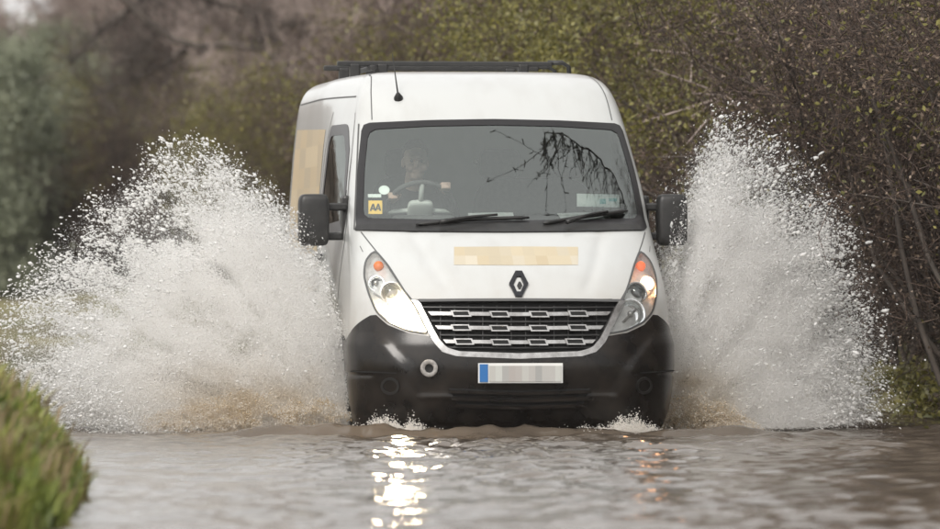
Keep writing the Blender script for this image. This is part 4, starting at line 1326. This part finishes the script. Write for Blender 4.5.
def build_shrub(name, meshes, loc, rz, sc, label, group, mats):
    root = empty(name, loc, rz); root.scale = (sc, sc, sc)
    tag(root, label, 'shrub', group)
    for k, me in meshes.items():
        o = link(k, me, root); o['kind'] = 'stuff' if k != 'stem' else 'thing'
    return root
def to_meshes(d, mats):
    out = {}
    for k, (v, f) in d.items():
        me = mesh_np(k, v, f, smooth=False); me.materials.append(mats[k]); out[k] = me
    return out
SM = {'stem': M['bark'], 'twigs': M['twig'], 'dead_leaves': M['dead'], 'leaves': M['ivy']}
PROTO = [to_meshes(shrub_meshes(101, 3.9, 1.5, 26, 11000, 9000, 250, (.5, 3.5)), SM),
         to_meshes(shrub_meshes(102, 4.3, 1.6, 24, 11000, 6000, 5200, (1.0, 3.8)), SM),
         to_meshes(shrub_meshes(103, 4.0, 1.5, 24, 9000, 3500, 15000, (.6, 4.2)), SM),
         to_meshes(shrub_meshes(104, 4.1, 1.6, 28, 12000, 9500, 900, (.2, 2.6)), SM)]
LAB = ['bare brown hedge shrub with clinging dead leaves beside the lane',
       'brown hedge shrub with scattered green leaves beside the lane',
       'hedge shrub thick with olive green leaves beside the lane',
       'dense dark brown hedge shrub with sparse green leaves beside the lane']
LAB_BACK = ['bare brown shrub in the back row of the hedge', 'brown shrub with some green leaves in the hedge back row', '', 'dense dark brown shrub in the back row of the hedge']
rr = random.Random(4)
t = -2.5
seq = [3, 0, 3, 0, 3, 0, 3, 0, 0, 1, 2, 1, 0, 2, 2, 2, 1, 2, 2, 2, 1, 2, 0, 1, 0, 1, 2, 1, 0, 1]
k = 0
while t < 49:
    for row in (0, 1):
        s = 4.15 + row * 1.35 + rr.uniform(-.2, .25)
        kind = seq[k % len(seq)] if row == 0 else rr.choice([0, 3, 1])
        tj = t + row * .6 + rr.uniform(-.3, .3)
        x, y = ST(s - float(bend(tj)), tj)
        z = float(ground_h(np.array([x]), np.array([y]))[0])
        build_shrub('hedge_shrub', PROTO[kind], (x, y, z - .05), rr.uniform(0, 6.28), rr.uniform(.92, 1.15), (LAB if row == 0 else LAB_BACK)[kind].replace('beside the lane', 'behind the tall splash' if t < 9 else ('just beyond the van' if t < 24 else 'far along the lane')), 'hedge along the lane', SM)
    k += 1
    t += 1.15

# low green plants and brambles at the hedge foot
def bramble(seed):
    r = np.random.default_rng(seed)
    a0, a1, ra, rb = [], [], [], []
    tips = []
    for i in range(16):
        p = np.array([0, 0, 0.]); d = np.array([r.normal(0, .8), r.normal(0, .8), 1.1]); L = r.uniform(.4, .9)
        for j in range(7):
            d = d + np.array([0, 0, -.28]) + r.normal(0, .1, 3); q = p + d / np.linalg.norm(d) * L / 7
            a0.append(p); a1.append(q); ra.append(.005); rb.append(.004); tips.append(q); p = q
    v, f = tubes(np.array(a0), np.array(a1), np.array(ra), np.array(rb), 3)
    tp = np.array(tips); c = tp[r.integers(0, len(tp), 420)] + r.normal(0, .05, (420, 3)); c[:, 2] = np.abs(c[:, 2])
    return {'stem': (v, f), 'leaves': leaves(c, .034, r)}
BR = [to_meshes(bramble(s), {'stem': M['twig'], 'leaves': M['ivy']}) for s in (1, 2)]
for i in range(26):
    t = -2 + i * .95 + rr.uniform(-.4, .4); s = 3.62 + rr.uniform(-.12, .25); x, y = ST(s, t)
    z = float(ground_h(np.array([x]), np.array([y]))[0])
    root = empty('bramble', (x, y, max(z, .0) - .03), rr.uniform(0, 6.28)); q = rr.uniform(.5, .95); root.scale = (q, q, q)
    tag(root, 'low green bramble at the foot of the hedge by the water', 'bramble', 'brambles at the hedge foot')
    for kk, me in BR[i % 2].items():
        link(kk, me, root)['kind'] = 'stuff'

# bare trees
def tree_meshes(seed, h, spread, n_fine, twig_r=.006, low=.12):
    r = np.random.default_rng(seed)
    A0, A1, B0, B1 = [], [], [], []
    T0, T1, S0, S1 = [], [], [], []
    tips = []
    def grow(p, d, L, rad, lev):
        m = 5
        for j in range(m):
            d = d + r.normal(0, .10 + .05 * lev, 3) + np.array([0, 0, .03]); d /= np.linalg.norm(d)
            q = p + d * L / m; r0 = rad * (1 - .45 * j / m); r1 = rad * (1 - .45 * (j + 1) / m)
            (A0 if lev < 2 else T0).append(p); (A1 if lev < 2 else T1).append(q)
            (B0 if lev < 2 else S0).append(r0); (B1 if lev < 2 else S1).append(r1)
            p = q
            if lev >= 2: tips.append(q)
            if lev < 4 and (lev > 0 or j * 1.0 / m >= low):
                for _ in range(1 + (r.random() < .55)):
                    nd = d * .5 + r.normal(0, 1, 3) * spread; nd[2] += .15; nd /= np.linalg.norm(nd)
                    grow(q, nd, L * r.uniform(.42, .66), r1 * r.uniform(.45, .65), lev + 1) if lev < 3 else None
        if lev >= 2: tips.append(p)
    grow(np.array([0, 0, -.2]), np.array([0, 0, 1.0]), h * .62, h * .022, 0)
    tp = np.array(tips)
    i = r.integers(0, len(tp), n_fine); dd = r.normal(0, 1, (n_fine, 3)); dd[:, 2] += .1; dd /= np.linalg.norm(dd, axis=1, keepdims=True)
    p0 = tp[i]; p1 = p0 + dd * r.uniform(.25, .9, n_fine)[:, None]
    i2 = r.integers(0, n_fine, n_fine); d3 = r.normal(0, 1, (n_fine, 3)); d3 /= np.linalg.norm(d3, axis=1, keepdims=True)
    c0 = .5 * (p0[i2] + p1[i2]); c1 = c0 + d3 * r.uniform(.15, .5, n_fine)[:, None]
    T0a = np.concatenate([np.array(T0), p0, c0]); T1a = np.concatenate([np.array(T1), p1, c1])
    Sa = np.concatenate([np.array(S0), np.full(n_fine, twig_r), np.full(n_fine, twig_r * .8)]); Sb = np.concatenate([np.array(S1), np.full(n_fine, twig_r * .6), np.full(n_fine, twig_r * .4)])
    return {'trunk': tubes(np.array(A0), np.array(A1), np.array(B0), np.array(B1), 8), 'crown': tubes(T0a, T1a, Sa, Sb, 3)}
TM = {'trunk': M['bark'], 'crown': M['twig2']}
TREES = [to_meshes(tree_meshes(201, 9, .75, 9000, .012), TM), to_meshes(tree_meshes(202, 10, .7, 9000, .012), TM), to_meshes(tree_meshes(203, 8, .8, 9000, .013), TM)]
def put_tree(k, x, y, z, rz, sc, label, group):
    root = empty('bare_tree', (x, y, z), rz); root.scale = (sc, sc, sc); tag(root, label, 'tree', group)
    for kk, me in TREES[k].items(): link(kk, me, root)
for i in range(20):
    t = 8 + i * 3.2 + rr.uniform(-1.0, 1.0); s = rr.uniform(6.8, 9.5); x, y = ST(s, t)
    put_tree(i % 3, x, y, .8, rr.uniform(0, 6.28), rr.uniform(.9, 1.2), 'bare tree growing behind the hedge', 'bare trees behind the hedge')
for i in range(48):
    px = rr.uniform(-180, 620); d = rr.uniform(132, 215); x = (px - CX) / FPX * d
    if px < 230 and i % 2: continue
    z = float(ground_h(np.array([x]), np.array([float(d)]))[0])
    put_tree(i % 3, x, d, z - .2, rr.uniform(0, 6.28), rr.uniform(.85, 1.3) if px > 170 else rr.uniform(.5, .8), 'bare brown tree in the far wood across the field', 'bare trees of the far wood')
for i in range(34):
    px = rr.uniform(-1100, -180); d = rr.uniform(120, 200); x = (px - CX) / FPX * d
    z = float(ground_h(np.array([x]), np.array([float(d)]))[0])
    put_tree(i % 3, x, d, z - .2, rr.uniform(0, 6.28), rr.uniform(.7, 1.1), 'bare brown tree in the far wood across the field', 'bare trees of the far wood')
# undergrowth of the far wood: scrubby thickets
for i in range(46):
    px = -150 + i * 17 + rr.uniform(-15, 15); d = rr.uniform(122, 150); x = (px - CX) / FPX * d
    s, t = st_of(x, d)
    z = float(ground_h(np.array([x]), np.array([float(d)]))[0])
    o = build_shrub('thicket_shrub', PROTO[rr.choice([0, 1, 3])], (x, d, z - .1), rr.uniform(0, 6.28), rr.uniform(.8, 1.5), 'scrubby brown shrub at the edge of the far wood', 'thicket below the far wood', SM)

# evergreen at the edge of the wood
def evergreen(seed, h, w, n):
    r = np.random.default_rng(seed)
    nc = 90
    zc = h * r.beta(1.3, 1.3, nc); rad = w * np.sqrt(np.clip(1 - (zc / h) ** 1.6, .04, 1)) * .8
    an = r.uniform(0, 6.283, nc); q = np.sqrt(r.random(nc))
    cl = np.stack([rad * q * np.cos(an), rad * q * np.sin(an), zc + .3], 1); sz = r.uniform(.25, .6, nc)
    k = r.integers(0, nc, n); c = cl[k] + r.normal(0, 1, (n, 3)) * sz[k][:, None] * np.array([.8, .8, .55])
    v, f = leaves(c, .055, r)
    a0, a1 = [np.array([0, 0, -.2])], [np.array([0, 0, h * .9])]; r0, r1 = [h * .025], [h * .006]
    for c_ in cl[::2]: a0.append(np.array([0, 0, c_[2] * .8])); a1.append(c_); r0.append(.04); r1.append(.01)
    return {'trunk': tubes(np.array(a0), np.array(a1), np.array(r0), np.array(r1), 6), 'crown': (v, f)}
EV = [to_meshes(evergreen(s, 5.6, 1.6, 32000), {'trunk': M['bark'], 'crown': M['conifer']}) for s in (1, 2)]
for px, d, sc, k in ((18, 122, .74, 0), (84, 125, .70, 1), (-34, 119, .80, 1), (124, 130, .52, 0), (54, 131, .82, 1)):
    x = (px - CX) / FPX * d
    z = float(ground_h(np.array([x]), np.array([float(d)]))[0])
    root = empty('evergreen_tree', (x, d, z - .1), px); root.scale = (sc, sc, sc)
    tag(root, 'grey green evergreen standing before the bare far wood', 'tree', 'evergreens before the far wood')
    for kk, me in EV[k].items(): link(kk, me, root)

# tree with a long drooping limb over the lane: trunk left of the view, limb traced across
D = 104.0
def wp(px, py, d=D): return np.array([(px - CX) / FPX * d, d, CAMZ + (HOR - py) / FPX * d])
limbs = [([(-70, 200), (-66, 90), (-30, -40), (50, -62), (110, -30), (132, 9), (158, 30), (186, 50), (222, 44), (254, 45), (286, 63), (305, 90)], .15, .03),
         ([(186, 50), (160, 68), (122, 82), (95, 95)], .06, .02), ([(132, 9), (110, 22), (86, 45), (70, 66)], .065, .02),
         ([(110, -30), (150, -14), (190, -6), (240, 10), (262, 22)], .06, .02), ([(158, 30), (140, 52), (120, 60)], .035, .012), ([(254, 45), (270, 30), (290, 24), (312, 28)], .04, .012), ([(132, 9), (150, -10), (165, -30)], .04, .02)]
r = np.random.default_rng(3)
A0, A1, B0, B1 = [], [], [], []; tips = []
for pts, ra, rb in limbs:
    q = np.array([wp(*p) for p in resample(pts, 22, False)]); q[:, 1] += np.cumsum(r.normal(0, .05, len(q))) - 0
    rd = np.linspace(ra, rb, len(q))
    A0 += list(q[:-1]); A1 += list(q[1:]); B0 += list(rd[:-1]); B1 += list(rd[1:]); tips += list(q[4:])
base = wp(-72, 310); A0.append(base); A1.append(wp(-70, 200)); B0.append(.19); B1.append(.15); A0.append(wp(-70, 200)); A1.append(wp(-66, 90)); B0.append(.15); B1.append(.11)
tp = np.array(tips); n = 550
p0 = tp[r.integers(0, len(tp), n)]; dd = r.normal(0, 1, (n, 3)); dd /= np.linalg.norm(dd, axis=1, keepdims=True); p1 = p0 + dd * r.uniform(.2, .8, n)[:, None]
i2 = r.integers(0, n, n); c0 = .5 * (p0[i2] + p1[i2]); d3 = r.normal(0, 1, (n, 3)); d3 /= np.linalg.norm(d3, axis=1, keepdims=True)
loc = base.copy(); loc[2] -= 0
root = empty('oak_tree', tuple(loc)); tag(root, 'bare tree with long dark limbs drooping across before the far wood', 'tree')
v, f = tubes(np.array(A0) - loc, np.array(A1) - loc, np.array(B0), np.array(B1), 8); me = mesh_np('trunk', v, f); me.materials.append(M['bark']); link('trunk', me, root)
v, f = tubes(np.concatenate([p0, c0]) - loc, np.concatenate([p1, c0 + d3 * .35]) - loc, np.full(2 * n, .009), np.full(2 * n, .004), 3); me = mesh_np('crown', v, f); me.materials.append(M['bark']); link('crown', me, root)

# tree over the lane above the van: it shows in the windscreen's reflection
r = np.random.default_rng(8)
A0, A1, B0, B1 = [], [], [], []; tips = []
bx, by = ST(4.6, -1.6); base = np.array([bx, by, .5])
main = np.array([base] + [np.array([*ST(a_, t_), z_]) for a_, t_, z_ in ((4.9, -1.5, 3.2), (4.7, -.2, 4.6), (4.0, .8, 5.2), (2.9, 1.05, 5.4), (1.7, 1.12, 5.35), (.8, 1.15, 5.25))])
mp = [];
for i in range(len(main) - 1):
    for k_ in range(6): mp.append(main[i] + (main[i + 1] - main[i]) * k_ / 6 + r.normal(0, .03, 3))
mp = np.array(mp); rd = np.linspace(.16, .012, len(mp)) ** 1.0 * np.where(np.arange(len(mp)) > 15, .55, 1)
A0 += list(mp[:-1]); A1 += list(mp[1:]); B0 += list(rd[:-1]); B1 += list(rd[1:])
for i in range(13, len(mp)):
    for _ in range(5):                         # thin sprays hanging forward off the limb
        p = mp[i]; d = np.array([r.normal(-.05, .35), -1.0 + r.normal(0, .15), r.normal(-.25, .25)]); L = r.uniform(.2, 1.7) * r.uniform(.4, 1); ra = .008
        for j in range(7):
            d = d + r.normal(0, .16, 3); q = p + d / np.linalg.norm(d) * L / 7
            A0.append(p); A1.append(q); B0.append(ra * (1 - j / 9)); B1.append(ra * (1 - (j + 1) / 9)); tips.append(q); p = q
tp = np.array(tips); n = 1500
p0 = tp[r.integers(0, len(tp), n)]; dd = r.normal(0, 1, (n, 3)) * [.6, 1.2, .5] + [0, 0, -.3]; dd /= np.linalg.norm(dd, axis=1, keepdims=True); p1 = p0 + dd * r.uniform(.03, .11, n)[:, None]
root = empty('overhanging_tree', tuple(base)); tag(root, 'hedgerow tree reaching a twiggy limb over the lane above the van', 'tree')
v, f = tubes(np.array(A0) - base, np.array(A1) - base, np.array(B0), np.array(B1), 7); me = mesh_np('trunk', v, f); me.materials.append(M['bark']); link('trunk', me, root)
v, f = tubes(p0 - base, p1 - base, np.full(n, .008), np.full(n, .005), 3); me = mesh_np('crown', v, f); me.materials.append(M['bark']); link('crown', me, root)

# ------------------------------------------------------------------ grass on the verge
def grass_obj(name, label, n, seed, srange, trange, hgt, mat, dens=None):
    r = np.random.default_rng(seed)
    t = r.uniform(*trange, n); e = bank_edge(t); s = e + .06 - (srange * r.random(n) ** 1.2)
    x, y = VX + s * CA - t * SA, VY + s * SA + t * CA
    z = ground_h(x, y)
    k = z > -.03; x, y, z = x[k], y[k], z[k]; m = len(x)
    tuft = .35 + 1.5 * vnoise(x * 7.5, y * 5.2, seed) ** 1.6
    L = hgt * r.uniform(.5, 1.25, m) * tuft
    an = r.uniform(0, 6.283, m); ln = r.normal(.45, .3, m)
    dx, dy = np.cos(an) * ln + .25, np.sin(an) * ln - .1
    w = r.uniform(.005, .011, m)
    sx, sy = -np.sin(an) * w, np.cos(an) * w
    b0 = np.stack([x - sx, y - sy, z - .02], 1); b1 = np.stack([x + sx, y + sy, z - .02], 1)
    mx_, my, mz = x + dx * L * .35, y + dy * L * .35, z + L * .62
    m0 = np.stack([mx_ - sx * .8, my - sy * .8, mz], 1); m1 = np.stack([mx_ + sx * .8, my + sy * .8, mz], 1)
    tpz = np.stack([x + dx * L * 1.0, y + dy * L * 1.0, z + L * (.95 - .35 * np.clip(ln, 0, 1.2))], 1)
    v = np.stack([b0, b1, m1, m0, tpz], 1).reshape(-1, 3); o5 = (np.arange(m) * 5)[:, None]
    f = np.concatenate([o5 + np.array([[0, 1, 2]]), o5 + np.array([[0, 2, 3]]), o5 + np.array([[3, 2, 4]])], 0)
    me = mesh_np(name, v, f, smooth=False); me.materials.append(mat)
    tone = np.clip(.55 * vnoise(x * 3.7, y * 1.9, seed + 3) + .45 * r.random(m) + .12 * r.normal(size=m), 0, 1)
    at = me.attributes.new('tone', 'FLOAT', 'POINT'); at.data.foreach_set('value', np.repeat(tone, 5).astype(np.float32))
    tag(link(name, me), label, 'grass', kind='stuff')
grass_obj('verge_grass', 'rough green grass on the bank above the water', 75000, 1, 2.6, (-19, 2), .115, M['grass'])
grass_obj('dead_grass', 'straw coloured dead blades among the bank grass', 9000, 2, 2.6, (-19, 2), .17, M['straw'])

# ------------------------------------------------------------------ damp winter air
b = bmesh.new()
add_box(b, (0, 300, 12.5), (1500, 1240, 29))
hzo = bm_obj('haze', b, None); hzo.data.materials.clear()
hm = bpy.data.materials.new('damp_air'); hm.use_nodes = True
hm.node_tree.nodes.clear()
pv = hm.node_tree.nodes.new('ShaderNodeVolumePrincipled'); ho = hm.node_tree.nodes.new('ShaderNodeOutputMaterial')
pv.inputs['Color'].default_value = (0.95, 0.92, 0.91, 1); pv.inputs['Density'].default_value = 0.00025; pv.inputs['Anisotropy'].default_value = 0.2
hm.node_tree.links.new(pv.outputs[0], ho.inputs['Volume'])
hzo.data.materials.append(hm)
tag(hzo, 'thin damp haze over the lane and the wood', kind='stuff')
